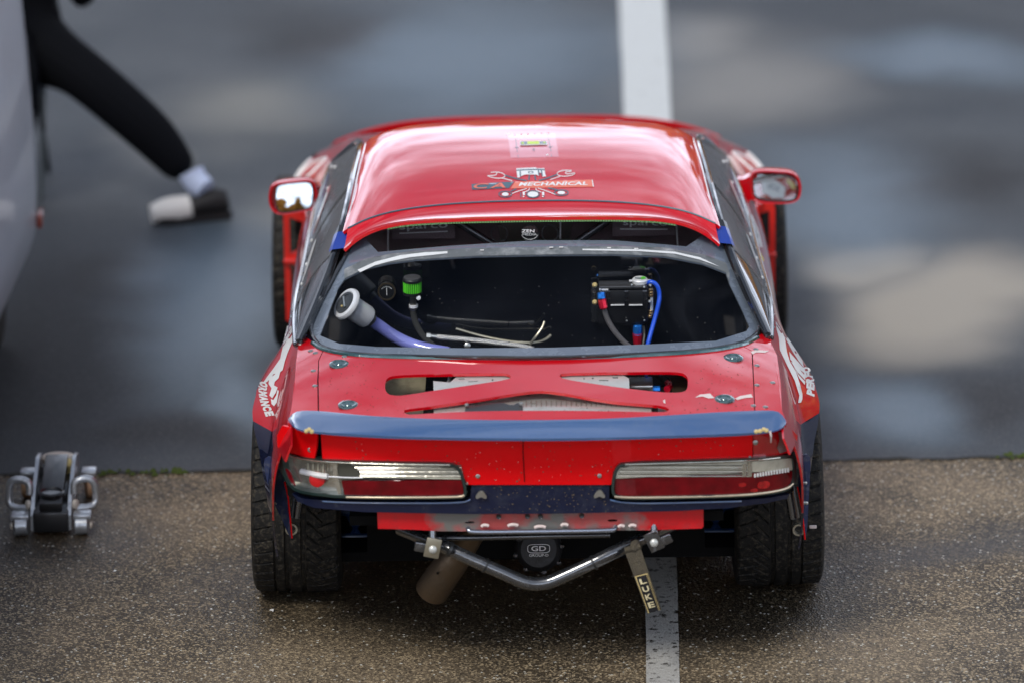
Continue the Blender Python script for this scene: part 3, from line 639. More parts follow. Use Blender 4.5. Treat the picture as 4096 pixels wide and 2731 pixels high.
for tr_ in ([(1440, 1090), (1500, 1062), (1560, 1046), (1640, 1030), (1720, 1022), (1790, 1014), (1790, 1006), (1700, 1010), (1600, 1022), (1500, 1048), (1430, 1080)],
            [(2330, 1002), (2560, 1006), (2700, 1016), (2800, 1040), (2880, 1068), (2800, 1030), (2700, 1008), (2560, 998), (2330, 996)]):
    sheet('tape', tr_, lambda p: p[:, 2]-(Sg(p[:, 0], p[:, 1])-.001), m_white, car, res=12, thick=0)
for x, y in ((1928, 1001), (2205, 990), (2245, 989), (2436, 992), (2545, 995)): MB().box(hit(np.array([(x, y)]), lambda p: p[:, 2]-(Sg(p[:, 0], p[:, 1])+.001))[0], (.012, .006, .002)).build('tape_scrap', m_white, car)
# rubber seal round the hatch glass
loop = hit(np.array(chaikin(g_out, 1, False)), lambda p: p[:, 2]-Sg(p[:, 0], p[:, 1]))
MB().tube(loop, .0065, 8, 0).build('window_seal', m_gloss, car)
lowb = hit(np.array(chaikin([(1250, 1372), (1291, 1402), (1434, 1426), (1765, 1434), (2200, 1437), (2506, 1427), (2812, 1410), (2975, 1382), (3030, 1350)], 2, False)), F_p)
MB().tube(lowb, .008, 8, 0).build('window_seal', m_pin, car)

pan = [(1294, 1402), (1434, 1426), (1765, 1434), (2200, 1437), (2506, 1427), (2812, 1409), (2962, 1380), (3006, 1404), (3012, 1520), (3017, 1640), (3018, 1662), (2900, 1672), (2150, 1702), (1400, 1680), (1275, 1662), (1276, 1640), (1274, 1520), (1276, 1440)]
cl = chaikin([(1540, 1530), (1548, 1510), (1580, 1499), (1765, 1494), (1995, 1491), (2030, 1492), (2046, 1504), (2036, 1516), (1900, 1536), (1740, 1560), (1640, 1576), (1590, 1582), (1553, 1576), (1540, 1557)], 1)
cr_ = chaikin([(2234, 1501), (2250, 1491), (2400, 1488), (2659, 1485), (2725, 1488), (2748, 1502), (2752, 1520), (2750, 1552), (2738, 1565), (2700, 1570), (2620, 1565), (2516, 1553), (2400, 1537), (2255, 1515)], 1)
cb = chaikin([(1615, 1645), (1620, 1636), (1700, 1627), (1867, 1603), (2060, 1572), (2143, 1561), (2210, 1563), (2430, 1603), (2580, 1615), (2655, 1622), (2680, 1636), (2665, 1645), (2630, 1647), (2430, 1642), (2200, 1640), (1900, 1643), (1765, 1649), (1653, 1656), (1625, 1655)], 1)
hp = sheet('hatch_panel', pan, F_p, m_red, car, holes=[cl, cr_, cb], res=13, thick=.009)
for sg, q in ((-1, [(1250, 1368), (1291, 1402), (1273, 1440), (1269, 1520), (1271, 1640), (1270, 1670), (1160, 1690), (1150, 1690), (1164, 1640), (1178, 1540), (1184, 1450), (1196, 1360), (1222, 1345)]),
              (1, [(2966, 1380), (3040, 1338), (3062, 1326), (3108, 1420), (3124, 1540), (3128, 1640), (3148, 1690), (3120, 1690), (3021, 1670), (3021, 1640), (3016, 1520), (3011, 1404)])):
    sheet('deck_panel', q, F_p, m_red, car, res=13, thick=.02)
for x, y in ((1357, 1457), (1393, 1619), (2932, 1432), (2897, 1596)):
    p = hit(np.array([(x, y)]), F_p)[0]; n = np.array([0, -.11, 1]); MB().lathe(p, n, [(-.01, .031), (.002, .031), (.0045, .028), (.0055, .022), (.003, .018), (.003, .012), (.005, .010)], 32).build('hatch_pin', m_pin, car)
for x, y in ((1243, 1404), (1262, 1412), (1254, 1483), (1260, 1543), (3023, 1397), (3027, 1462), (3027, 1540), (3090, 1530), (3013, 1622), (3061, 1627), (3090, 1310), (1172, 1270), (1378, 1426), (3089, 1259)):
    p = hit(np.array([(x, y)]), F_p)[0]; MB().lathe(p, (0, -.1, 1), [(0, .0085), (.002, .008), (.0035, .004)], 12).build('rivet', m_tarnish, car)
# chips and cracks in the panel
for q in ([(2780, 1588), (2800, 1576), (2840, 1572), (2858, 1590), (2835, 1592), (2810, 1584)], [(2940, 1592), (2960, 1582), (3005, 1574), (3012, 1588), (2980, 1590), (2950, 1598)], [(3003, 1405), (3030, 1398), (3075, 1402), (3060, 1410), (3025, 1408), (3010, 1416)], [(2652, 1600), (2660, 1596), (2662, 1612), (2655, 1610)]):
    sheet('paint_chip', q, F_p, m_chip, hp, res=10, thick=0, lift=.003)

# ducktail spoiler --------------------------------------------------
te = [(1153, 1672), (1173, 1649), (1199, 1640), (1281, 1641), (1459, 1661), (1714, 1674), (1950, 1678), (2200, 1678), (2455, 1672), (2710, 1657), (2914, 1644), (3098, 1638), (3124, 1650), (3144, 1680)]
be = [(1153, 1680), (1172, 1705), (1204, 1723), (1300, 1729), (1510, 1743), (1714, 1749), (1950, 1753), (2200, 1754), (2455, 1750), (2710, 1742), (2914, 1736), (3085, 1727), (3125, 1716), (3144, 1695)]
def rs(p, n):
    p = np.array(p, float); d = np.r_[0, np.cumsum(np.linalg.norm(np.diff(p, axis=0), axis=1))]; t = np.linspace(0, d[-1], n); return np.column_stack([np.interp(t, d, p[:, 0]), np.interp(t, d, p[:, 1])])
te = chaikin(te, 3, False); be = chaikin(be, 3, False); n = 90; tp = hit(rs(te, n), lambda p: p[:, 2]-(Sp(p[:, 0], p[:, 1])+.010))
bp_ = np.array([atY(x, y, -1.02+.16*abs((x-2150)/1000)**3) for x, y in rs(be, n)])
V = []; F = []; K = 9
for i in range(n):
    a = tp[i]; b = bp_[i]; e = min(i, n-1-i)/3.; h = min(1, .25+.25*e)
    sec = [a-np.array([0, 0, .02*h]), a, a*.75+b*.25+np.array([0, 0, .004*h]), a*.45+b*.55+np.array([0, 0, .003*h]), a*.12+b*.88+np.array([0, 0, .003*h]), b+np.array([0, 0, .0015]), b-np.array([0, -.001, .007*h]), b-np.array([0, -.02, .014*h]), a*.4+b*.6-np.array([0, -.03, .03*h])]
    V += [tuple(s) for s in sec]
for i in range(n-1):
    for k in range(K): F.append((i*K+k, i*K+(k+1) % K, (i+1)*K+(k+1) % K, (i+1)*K+k))
F += [tuple(range(K)), tuple((n-1)*K+k for k in range(K))]
wing = mk('ducktail_spoiler', V, F, m_wing, car, 30)
for x, y in ((1225, 1722), (1237, 1716), (1247, 1724), (3025, 1724), (3040, 1722), (3055, 1716), (3066, 1720)):
    mb = MB(); p = atY(x, y, -.99); mb.lathe(p, (0, -1, .2), [(0, .007), (.004, .006), (.006, .003)], 8); mb.build('screw', m_gold, wing)
MB().tube([atY(3080, 1722, -.96), atY(3085, 1745, -.965), atY(3083, 1768, -.95)], [.004, .003, .0015], 6, 1).build('torn_strip', m_chip, wing)

# tail face ---------------------------------------------------------
q = [(1283, 1728), (1290, 1836), (1306, 1837), (1600, 1846), (1816, 1848), (1842, 1871), (1862, 1917), (1868, 1937), (2444, 1937), (2452, 1884), (2470, 1860), (2491, 1846), (2800, 1838), (3009, 1831), (3011, 1732), (2900, 1722), (2150, 1732), (1400, 1722)]
tail = sheet('tail_panel', q, F_t(0), m_redt, car, res=14, thick=.012)
MB().tube([atY(2093, 1757, -.928), atY(2092, 1800, -.927), atY(2095, 1860, -.924), atY(2098, 1925, -.92)], .0012, 5, 0).build('crack', m_und, tail)
sheet('corner_panel', [(3014, 1728), (3013, 1832), (3100, 1820), (3170, 1806), (3186, 1790), (3190, 1740), (3150, 1700), (3080, 1715)], F_t(.004), m_liv, car, res=12, thick=.008)
sheet('corner_panel', [(1130, 1700), (1200, 1720), (1270, 1730), (1266, 1790), (1257, 1832), (1240, 1834), (1200, 1820), (1130, 1802), (1110, 1785), (1108, 1740)], F_t(-.004), m_redt, car, res=12, thick=.008)
sheet('scrape', [(3112, 1728), (3150, 1722), (3160, 1760), (3152, 1800), (3120, 1812), (3108, 1790), (3118, 1760)], F_t(.002), m_scr, car, res=10, thick=0)
for x, y, r in ((1240, 1797, .008), (1911, 1903, .007), (2398, 1901, .007), (3022, 1768, .008), (3000, 1826, .004), (1868, 1932, .004)):
    p = hit(np.array([(x, y)]), F_t(-.002))[0]; MB().lathe(p, (0, -1, .1), [(0, r), (.002, r*.9), (.003, r*.55), (.001, r*.5), (.001, r*.2)], 14).build('screw', m_tarnish, car)
inner = [(1140, 1720), (3165, 1720), (3175, 1960), (3120, 2000), (2900, 2030), (1300, 2030), (1150, 1980)]
sheet('tail_inner_panel', inner, F_t(.035), m_und, car, res=22, thick=.004)
# tail lights
Lo = [(1117, 1815), (1135, 1808), (1204, 1828), (1306, 1840), (1600, 1849), (1800, 1851), (1838, 1866), (1856, 1905), (1868, 1960), (1864, 1985), (1842, 1994), (1600, 1996), (1377, 1993), (1210, 1975), (1160, 1952), (1130, 1900), (1120, 1850)]
Ro = [(2491, 1849), (2800, 1840), (3016, 1832), (3120, 1822), (3165, 1817), (3183, 1830), (3187, 1880), (3184, 1930), (3155, 1962), (3090, 1976), (2965, 1988), (2700, 1995), (2506, 1998), (2458, 1990), (2444, 1965), (2448, 1910), (2462, 1868)]
def inset(p, d):
    p = np.array(p, float); c = p.mean(0); n = len(p); o = []
    A = sum(p[i][0]*p[(i+1) % n][1]-p[(i+1) % n][0]*p[i][1] for i in range(n))
    for i in range(n):
        t = p[(i+1) % n]-p[i-1]; t /= np.linalg.norm(t); nn_ = np.array([-t[1], t[0]])*(1 if A > 0 else -1); o.append(tuple(p[i]+nn_*d))
    return o
def clip_y(poly, fn, below):
    """part of an outline above/below the dividing line y=fn(x)"""
    P = dens(poly, 6); out = []
    for i in range(len(P)):
        a = P[i]; b = P[(i+1) % len(P)]; sa = (a[1] > fn(a[0])) == below; sb = (b[1] > fn(b[0])) == below
        if sa: out.append(a)
        if sa != sb: out.append(((a[0]+b[0])/2, fn((a[0]+b[0])/2)))
    return out
def mirror_div(x): return 1912-(0 if x < 3000 else (x-3000)**2/180*.2)
m_ribd = mat('lens_rib_shade', (.12, .115, .09), .25, coat=.8)
m_rim = mat('dark_green_lamp_rim', (.012, .03, .028), .3, coat=.8)
for nm, out, div in (('L', Lo, lambda x: 1916.), ('R', Ro, mirror_div)):
    o2 = chaikin(out, 1); i1 = inset(o2, 11); i2 = inset(o2, 13)
    fr = sheet('tail_light', o2, F_t(-.014), m_rim, car, holes=[i1], res=12, thick=.03)
    sheet('reflector', i1, F_t(.018), m_refl, fr, res=14, thick=.003)
    up = clip_y(i2, div, False); lo = clip_y(i2, lambda x: div(x)+4, True)
    if nm == 'L':
        up = [p for p in up if p[0] > 1395 or False]; up = [(1372, 1849)]+[p for p in up if p[0] > 1400 and p[1] < 1880]+[p for p in up if p[1] >= 1880 and p[0] > 1450]+[(1448, 1908), (1440, 1885), (1420, 1864), (1395, 1853)]
        lo = [p for p in lo if p[0] > 1375]; lo = lo+[(1376, 1978), (1366, 1922)] if lo[-1][0] < 1500 else lo
        # order points by angle about the centroid: both halves are convex
        def conv(P):
            c = np.mean(P, axis=0); return sorted(P, key=lambda p: math.atan2((p[1]-c[1])*6, p[0]-c[0]))
        up = conv(up); lo = conv(lo)
    sheet('clear_lens', up, F_t(-.006), m_lens, fr, res=11, thick=.006)
    sheet('red_lens', lo, F_t(-.006), m_redl, fr, res=11, thick=.006)
    x0, x1 = (1440, 1845) if nm == 'L' else (2482, 2990)
    for k in range(6):
        yy = 1860+k*8.6; xa = x0-(0 if nm == 'L' else k*2)+(0 if nm != 'L' or k > 2 else -30+k*10); xb = x1+k*2 if nm == 'L' else x1
        P = hit(np.array([(x, yy) for x in np.linspace(xa, xb, 14)]), F_t(-.0065)); MB().tube(P, .0020, 5, 0).build('rib', m_refl if k % 2 else m_ribd, fr)
    low = chaikin([(1385, 1986), (1600, 1988), (1842, 1986), (1858, 1978)] if nm == 'L' else [(2458, 1983), (2506, 1989), (2700, 1987), (2965, 1980), (3085, 1967), (3150, 1952), (3172, 1932)], 2, False)
    MB().tube(hit(np.array(low), F_t(-.012)), .0038, 6, 0).build('chrome_bead', mat('beige_bead', (.6, .5, .36), .25, .5), fr)
    upb = chaikin([(1135, 1815), (1204, 1835), (1306, 1847), (1600, 1856), (1800, 1858)] if nm == 'L' else [(2500, 1856), (2800, 1848), (3016, 1840), (3120, 1829)], 2, False)
    MB().tube(hit(np.array(upb), F_t(-.013)), .0025, 6, 0).build('chrome_bead', m_refl, fr)
    if nm == 'R':
        for k in range(13):       # bright prism cells in the corner
            x = 3020+k*11; P = hit(np.array([(x, 1906-k*1.7), (x, 1893-k*1.9)]), F_t(-.008)); MB().tube(P, .0035, 6, 0).build('prism', m_white, fr)
        for q, m_ in (([(2990, 1848), (3008, 1846), (3008, 1905), (2990, 1906)], m_refl), ([(2970, 1855), (2985, 1852), (2985, 1900), (2970, 1902)], m_refl)): sheet('divider', q, F_t(-.009), m_, fr, res=12, thick=.002)
        for q in ([(3030, 1925), (3080, 1920), (3080, 1950), (3030, 1955)], [(3000, 1955), (3030, 1950), (3030, 1966), (3002, 1968)], [(2955, 1930), (2985, 1928), (2985, 1945), (2955, 1947)]): sheet('lit_facet', chaikin(q, 2), F_t(-.0085), mat('red_facet', (.38, .003, .006), .2, coat=1, var=.5, vs=60), fr, res=12, thick=.001)
    else:                         # the broken outer end: bare chamber, bulb and bar
        c = hit(np.array([(1269, 1915)]), F_t(.0))[0]; MB().lathe(c, (-.15, -1, .1), [(0, .0235), (.004, .0235), (.006, .021), (.0065, .001)], 28).build('bulb', m_redv, fr)
        P = hit(np.array(chaikin([(1205, 1883), (1240, 1892), (1290, 1902), (1312, 1903)], 2, False)), F_t(-.004)); MB().tube(P, .009, 8, 0).build('white_bar', m_white, fr)
        P = hit(np.array([(1312, 1904), (1380, 1908), (1450, 1909)]), F_t(-.010)); MB().tube(P, .002, 6, 0).build('wire', m_chr, fr)
        for k in range(9):
            x = 1222+k*10; P = hit(np.array([(x, 1851+k*.6), (x, 1878+k*1.5)]), F_t(.004)); MB().tube(P, .0022, 5, 0).build('prism', m_lens if k % 2 else m_refl, fr)
        sheet('broken_red_lens', [(1137, 1868), (1152, 1880), (1160, 1890), (1180, 1940), (1160, 1942), (1143, 1925), (1136, 1890)], F_t(-.006), m_redl, fr, res=10, thick=.004)
        sheet('dark_socket', chaikin([(1352, 1850), (1395, 1853), (1425, 1870), (1442, 1896), (1440, 1912), (1410, 1920), (1370, 1915), (1350, 1895)], 1), F_t(-.002), mat('dull_socket', (.10, .10, .08), .35, .4), fr, res=10, thick=.004)
        sheet('divider', [(1334, 1850), (1348, 1850), (1350, 1900), (1362, 1940), (1366, 1975), (1352, 1975), (1340, 1935), (1332, 1900)], F_t(-.008), m_refl, fr, res=12, thick=.004)
# bumper carrier strip
q = [(1168, 1972), (1204, 1992), (1377, 2005), (1600, 2007), (1850, 2006), (1880, 1992), (1886, 1938), (2438, 1938), (2436, 1994), (2456, 2006), (2506, 2009), (2700, 2007), (2965, 2000), (3090, 1988), (3158, 1974), (3150, 1992), (3067, 2010), (2914, 2030), (2710, 2042), (2200, 2053), (1867, 2054), (1459, 2046), (1255, 2029), (1190, 2003)]
st = sheet('bumper_carrier', q, F_t(.006), m_navy, car, res=14, thick=.02)
MB().tube(hit(np.array(chaikin([(1290, 2003), (1377, 2008), (1600, 2011), (1850, 2010), (1882, 1996)], 2, False)), F_t(.003)), .003, 6, 0).build('bead', m_wing, st)
MB().tube(hit(np.array(chaikin([(2440, 1998), (2506, 2012), (2700, 2010), (2965, 2003)], 2, False)), F_t(.003)), .003, 6, 0).build('bead', m_wing, st)
for cx, cy in ((1925, 1977), (2398, 1974)):
    sheet('latch', chaikin([(cx-24, cy+12), (cx-18, cy-2), (cx-6, cy-16), (cx+8, cy-16), (cx+16, cy-2), (cx+24, cy+10), (cx+16, cy+18), (cx, cy+8), (cx-16, cy+18)], 2), F_t(-.006), m_alu, st, res=6, thick=.008)
# lower valance, part stripped to bare metal
def val_mat():
    m = mat('red_paint_worn_to_metal', RED, .35, 0, .8, dirt=.4, ds=25, dcol=(.04, .03, .03), bump=.12, bs=16); t = m.node_tree; b = t.nodes['Principled BSDF']; l = t.links; src = b.inputs['Base Color'].links[0].from_socket
    geo = nn(t, 'ShaderNodeNewGeometry'); sx = nn(t, 'ShaderNodeSeparateXYZ'); l.new(geo.outputs['Position'], sx.inputs[0]); n = nn(t, 'ShaderNodeTexNoise', Scale=14., Detail=6.); l.new(geo.outputs['Position'], n.inputs['Vector'])
    a = nn(t, 'ShaderNodeMath'); a.operation = 'ABSOLUTE'; l.new(sx.outputs['X'], a.inputs[0]); c = nn(t, 'ShaderNodeMath'); c.operation = 'MULTIPLY_ADD'; c.inputs[1].default_value = .22; l.new(n.outputs['Fac'], c.inputs[0]); l.new(a.outputs[0], c.inputs[2])
    r = nn(t, 'ShaderNodeMapRange'); r.inputs[1].default_value = .385; r.inputs[2].default_value = .43; l.new(c.outputs[0], r.inputs[0])
    n2 = nn(t, 'ShaderNodeTexNoise', Scale=7., Detail=4.); l.new(geo.outputs['Position'], n2.inputs['Vector']); r2 = nn(t, 'ShaderNodeMapRange'); r2.inputs[1].default_value = .5; r2.inputs[2].default_value = .62; r2.inputs[4].default_value = .6; l.new(n2.outputs['Fac'], r2.inputs[0])
    mxx = nn(t, 'ShaderNodeMath'); mxx.operation = 'MAXIMUM'; l.new(r.outputs[0], mxx.inputs[0]); l.new(r2.outputs[0], mxx.inputs[1])
    x = nn(t, 'ShaderNodeMixRGB'); l.new(mxx.outputs[0], x.inputs[0]); x.inputs[1].default_value = (.17, .165, .15, 1); l.new(src, x.inputs[2]); l.new(x.outputs[0], b.inputs['Base Color'])
    return m
def F_val(p): return p[:, 1]-(T(p[:, 0], p[:, 2], .03)+.006*np.sin(p[:, 0]*38)*np.clip((.50-p[:, 2])/.04, 0, 1))
vl = sheet('valance', [(1508, 2040), (2814, 2036), (2814, 2104), (2806, 2112), (2583, 2119), (2100, 2122), (1765, 2123), (1640, 2116), (1512, 2113)], F_val, val_mat(), car, res=9, thick=.008,
           holes=[chaikin([(1860, 2084), (1898, 2083), (1898, 2092), (1860, 2093)], 1), chaikin([(2430, 2076), (2470, 2075), (2470, 2085), (2430, 2086)], 1)])

for x, y in ((1995, 2065), (2162, 2063), (2327, 2061), (2110, 2064)):
    p = hit(np.array([(x, y)]), F_t(.024))[0]; MB().lathe(p, (0, -1, .1), [(0, .008), (.003, .007), (.001, .004)], 12).build('bolt_hole', m_black, vl)
for x, y, w_ in ((1940, 2101, 28), (2052, 2099, 40), (2160, 2106, 44), (2258, 2098, 26), (2485, 2103, 22), (2530, 2101, 26)):
    P = hit(np.array([(x-w_/2, y+3), (x-w_/4, y-3), (x+w_/4, y-3), (x+w_/2, y+1)]), F_t(.018)); MB().tube(P, .005, 6, 1).build('pressed_rib', m_chip, vl)

# bash bar ------------------------------------------------------------
def A(*l): return [atY(*p) for p in l]
bar = MB(); path = A((1600, 2112, -.70), (1748, 2172, -.80), (1782, 2188, -.84), (1918, 2249, -.87), (2040, 2303, -.88), (2095, 2328, -.885), (2140, 2335, -.885), (2195, 2329, -.885), (2252, 2304, -.88), (2378, 2246, -.87), (2480, 2194, -.85), (2575, 2148, -.80), (2690, 2095, -.70))
bb = bar.tube(path, .0205, 20, 2).build('bash_bar', m_bash, car)
for a, b in (((1795, 2194), (1805, 2198)), ((1938, 2258), (1946, 2262)), ((2060, 2312), (2067, 2314)), ((2243, 2308), (2251, 2304)), ((2372, 2250), (2380, 2246))):
    MB().tube(A((*a, -.87), (*b, -.87)), .0232, 18, 0).build('weld_ring', m_black, bb)
for cx, cy, an, m_ in ((1731, 2190, 12, m_alud), (2616, 2163, -24, m_bash)):
    c = atY(cx, cy, -.885); a = R(-an); rot = [(math.cos(a), 0, math.sin(a)), (0, 1, 0), (-math.sin(a), 0, math.cos(a))]
    bk = MB().box(c, (.046, .007, .062), rot, .003).build('bracket', m_alud if cx < 2000 else m_bash, bb)
    MB().lathe(c+np.array([0, -.004, -.003]), (0, -1, .15), [(0, .0125), (.003, .0125), (.006, .010), (.0085, .004)], 14).build('bolt', m_zinc, bk)
    MB().box(c+np.array([.03 if cx > 2000 else -.03, .01, 0]), (.05, .02, .03), rot, .004).build('lug', m_bash, bk)
    MB().tube([c+np.array([0, .01, .02]), c+np.array([0, .03, .08])], .012, 10, 0).build('stay', m_bash, bk)
rod = MB().tube(A((1870, 2090, -.86), (1872, 2118, -.885), (1886, 2127, -.89), (2150, 2124, -.89), (2450, 2120, -.89), (2462, 2112, -.885), (2464, 2085, -.86)), .0075, 12, 2).build('cross_rod', m_chr if False else mat('worn_bright_rod', (.35, .38, .45), .2, .9), car)
MB().tube(A((1745, 2150, -.80), (1850, 2150, -.82), (2150, 2143, -.83), (2440, 2138, -.82)), .0085, 10, 1).build('cross_rod', m_bash, car)
m_flap = mat('scuffed_navy_skin', (.02, .035, .11), .35, .2, coat=.7, dirt=.8, ds=28, dcol=(.17, .17, .17), bump=.3, bs=40)
for q_, e_, rv_, Y_ in (([(1052, 1838), (1064, 1905), (1078, 1970), (1098, 2015), (1118, 2055), (1138, 2100), (1156, 2140), (1168, 2157), (1166, 2110), (1160, 2060), (1154, 2010), (1150, 1975), (1140, 1930), (1122, 1890), (1104, 1850), (1080, 1820)], [(1138, 1925), (1152, 1980), (1156, 2030), (1162, 2080), (1168, 2150)], ((1105, 2009), (1130, 2058), (1142, 1976)), -.475),
                    ([(3243, 1830), (3240, 1900), (3236, 1980), (3232, 2050), (3230, 2105), (3221, 2160), (3215, 2110), (3209, 2040), (3201, 1995), (3192, 1950), (3198, 1890), (3210, 1830), (3225, 1810)], [(3190, 1945), (3200, 1990), (3208, 2035), (3214, 2100), (3220, 2156)], ((3222, 1930), (3226, 2010)), -.485)):
    fl_p = sheet('fender_edge', chaikin(q_, 1), lambda p, Y_=Y_: p[:, 1]-(Y_+.25*(np.abs(p[:, 0])-.82)), m_flap, car, res=9, thick=.005)
    P_ = hit(np.array(chaikin(e_, 1, False)), lambda p, Y_=Y_: p[:, 1]-(Y_-.004+.25*(np.abs(p[:, 0])-.82))); MB().tube(P_, .0028, 6, 0).build('red_edge', m_redt, fl_p)
    for r_ in rv_: MB().lathe(atY(*r_, Y_-.004), (0, -1, .2), [(0, .006), (.002, .0055), (.003, .003)], 10).build('rivet', m_tarnish, fl_p)
# exhaust tip, cut on a slant
e0 = atY(1824, 2210, -.72); e1 = atY(1727, 2362, -.64); ax = (e1-e0)/np.linalg.norm(e1-e0); Ln = np.linalg.norm(e1-e0)
ref = np.cross(ax, [0, 1, 0]); ref /= np.linalg.norm(ref); r2_ = np.cross(ax, ref); V = []; F = []; n = 36
prof = [(-.15, .036), (0, .040), (.02, .045), (Ln*.35, .0495), (Ln*.7, .051), (Ln, .0515), (Ln, .049), (Ln*.6, .047)]
for k, (h, rr) in enumerate(prof):
    for j in range(n):
        t = 2*math.pi*j/n; sl = 0
        bend = np.array([0.03, .05, 0])*((1-max(0, h)/Ln)**2)*.6
        V.append(e0+ax*(h+sl)+rr*(math.cos(t)*ref+math.sin(t)*r2_)+bend)
F = [(k*n+j, k*n+(j+1) % n, (k+1)*n+(j+1) % n, (k+1)*n+j) for k in range(len(prof)-1) for j in range(n)]
ex = mk('exhaust_tip', V, F, m_brown, car)
MB().tube([e0+np.array([.02, .05, 0]), e0+np.array([.12, .25, .06]), (.25, .8, .2), (.2, 1.8, .17), (.1, 2.4, .25)], .034, 14, 2).build('exhaust_pipe', m_brown, car)
MB().tube([e1*.45+e0*.55+np.array([-.022, -.038, .006]), e1*.45+e0*.55+np.array([-.022, -.042, .006])], .004, 10, 0).build('bolt_hole', m_und, ex)
# tow strap
def quadpt(u, v, o=0.):
    tl, tr, bl, br = (2500, 2206), (2562, 2190), (2590, 2452), (2645, 2437)
    x = (tl[0]*(1-u)+tr[0]*u)*v+(bl[0]*(1-u)+br[0]*u)*(1-v); y = (tl[1]*(1-u)+tr[1]*u)*v+(bl[1]*(1-u)+br[1]*u)*(1-v)
    return atY(x, y, -.905-.02*math.sin(v*3)+o)
V = []; F = []; K = 24
for i in range(K+1):
    for u in (0, .5, 1): V.append(quadpt(u, i/K))
F = [(i*3+j, i*3+j+1, (i+1)*3+j+1, (i+1)*3+j) for i in range(K) for j in (0, 1)]
V, F = shell(V, F, .007); strap = mk('tow_strap', V, F, m_strap, car)
MB().tube([quadpt(0, 1.0)+np.array([0, .004, .004]), quadpt(1, 1.0)+np.array([0, .004, .004])], .009, 10, 0).build('strap_fold', m_strap, strap)
MB().tube([quadpt(.5, 1.0), atY(2540, 2168, -.90), atY(2555, 2180, -.84), atY(2545, 2205, -.87)], .012, 8, 2).build('strap_loop', m_strap, strap)
def sq(u0, u1, v0, v1, m_, nm, o):
    V = [quadpt(u, v, o) for v in np.linspace(v0, v1, 12) for u in (u0, u1)]; mk(nm, V, [(2*i, 2*i+1, 2*i+3, 2*i+2) for i in range(11)], m_, strap, 0)
sq(.06, .90, .0, .60, m_gold, 'patch_edge', -.001); sq(.13, .80, .0, .585, mat('black_patch', (.008, .008, .01), .7), 'patch', -.002)
sq(.83, .87, .0, .58, m_black, 'stitch', -.002)
for k, ch in enumerate('LUKE'):
    text(ch, lambda V, k=k: np.array([quadpt(.24+.44*a, .455-k*.128+.088*b, -.004) for a, b in V]), mat('cream_thread', (.75, .66, .40), .6), strap, bold=.03)

# under the tail: differential, arms, floor ------------------------------
dc = atY(2155, 2213, -.30)
df = MB().lathe(dc+np.array([0, .05, 0]), (0, -1, .25), [(-.12, .05), (-.05, .072), (.0, .074), (.03, .070), (.045, .055), (.048, .02)], 32).build('differential', mat('black_casting', (.012, .012, .013), .45, bump=.3, bs=60), car)
for k in range(8):
    a = 2*math.pi*k/8+.2; p = dc+np.array([math.cos(a)*.072, .03, math.sin(a)*.072]); MB().lathe(p, (0, -1, .25), [(0, .010), (.014, .009), (.018, .004)], 8).build('bolt', m_bash, df)
dl = dc+np.array([0, -.004, .012]); e_ = lambda V, w_, h_, z_: np.column_stack([dl[0]+(V[:, 0]-.5)*w_, np.full(len(V), dl[1]+.002)-.25*((V[:, 1]-.5)*h_+z_)*0, dl[2]+(V[:, 1]-.5)*h_+z_])
text('GD', lambda V: e_(V, .046, .017, .006), m_silt, df, bold=.02); text('GROUP-D', lambda V: e_(V, .06, .009, -.016), m_silt, df, bold=.01)
q = [dl+np.array([.034*np.sign(math.cos(t))*abs(math.cos(t))**.5, .001, .006+.014*np.sign(math.sin(t))*abs(math.sin(t))**.5]) for t in np.linspace(0, 2*math.pi, 33)[:-1]]
MB().tube(q, .0012, 5, 0, closed=True).build('logo_ring', m_silt, df)
for sg in (1, -1):
    X0, X1 = .40*sg, .63*sg
    arm = MB(); zc_, zl = .22, .17
    for y_, z_, r_ in ((.02, .235, .012), (-.05, .175, .014)): arm.tube([(X0, y_, z_), (X1, y_, z_)], r_, 8, 0)
    for k in range(3): x = X0+(X1-X0)*(.3+.28*k); arm.tube([(x, .02, .235), (x+.05*sg*(1 if k % 2 else -1), -.05, .175)], .007, 6, 0)
    arm.build('suspension_arm', m_subf, car)
    MB().tube([(sg*.50, -.48, .50), (sg*.66, -.46, .50), (sg*.79, -.42, .50)], .016, 10, 1).build('bumper_stay', m_bash, car)
    pp = atY(3204 if sg > 0 else 1156, 2112 if sg > 0 else 2110, -.44)
    MB().tube([pp+np.array([-sg*.04, .03, .15]), pp+np.array([-sg*.02, .01, .03])], .017, 10, 0).build('stay_tube', m_bash, car)
    MB().lathe(pp+np.array([-sg*.008, 0, 0]), (0, -1, .1), [(0, .019), (.02, .019), (.02, .013), (0, .012)], 20, True).build('tube_end', m_alud, car)
MB().box(atY(3252, 2105, -.42), (.022, .008, .010), None, .002).build('screw', m_chip, car)
fl = MB(); fl.box((0, 1.35, .165), (1.36, 3.1, .03)); fl.box((0, .25, .33), (1.05, .9, .30)); fl.box((0, -.45, .50), (1.12, .70, .03)); fl.box((0, 2.5, .36), (.95, 1.1, .36)); fl.build('underbody', m_und, car)
wl = MB()
for sg in (1, -1):
    for cy in (0, 2.475):
        a = arc(cy, .375 if cy else .40, -35 if cy == 0 else -80, 95, 20); P = [(sg*.56, y, z) for y, z in a]+[(sg*(.80 if cy == 0 else .76), y, z) for y, z in a]; n = len(a)
        wl.add(P, [(i, i+1, n+i+1, n+i) for i in range(n-1)]); wl.add([(sg*.56, y, z) for y, z in a]+[(sg*.56, cy, .2)], [(i, i+1, n) for i in range(n-1)])
wl.build('wheel_arch_liner', m_und, car)

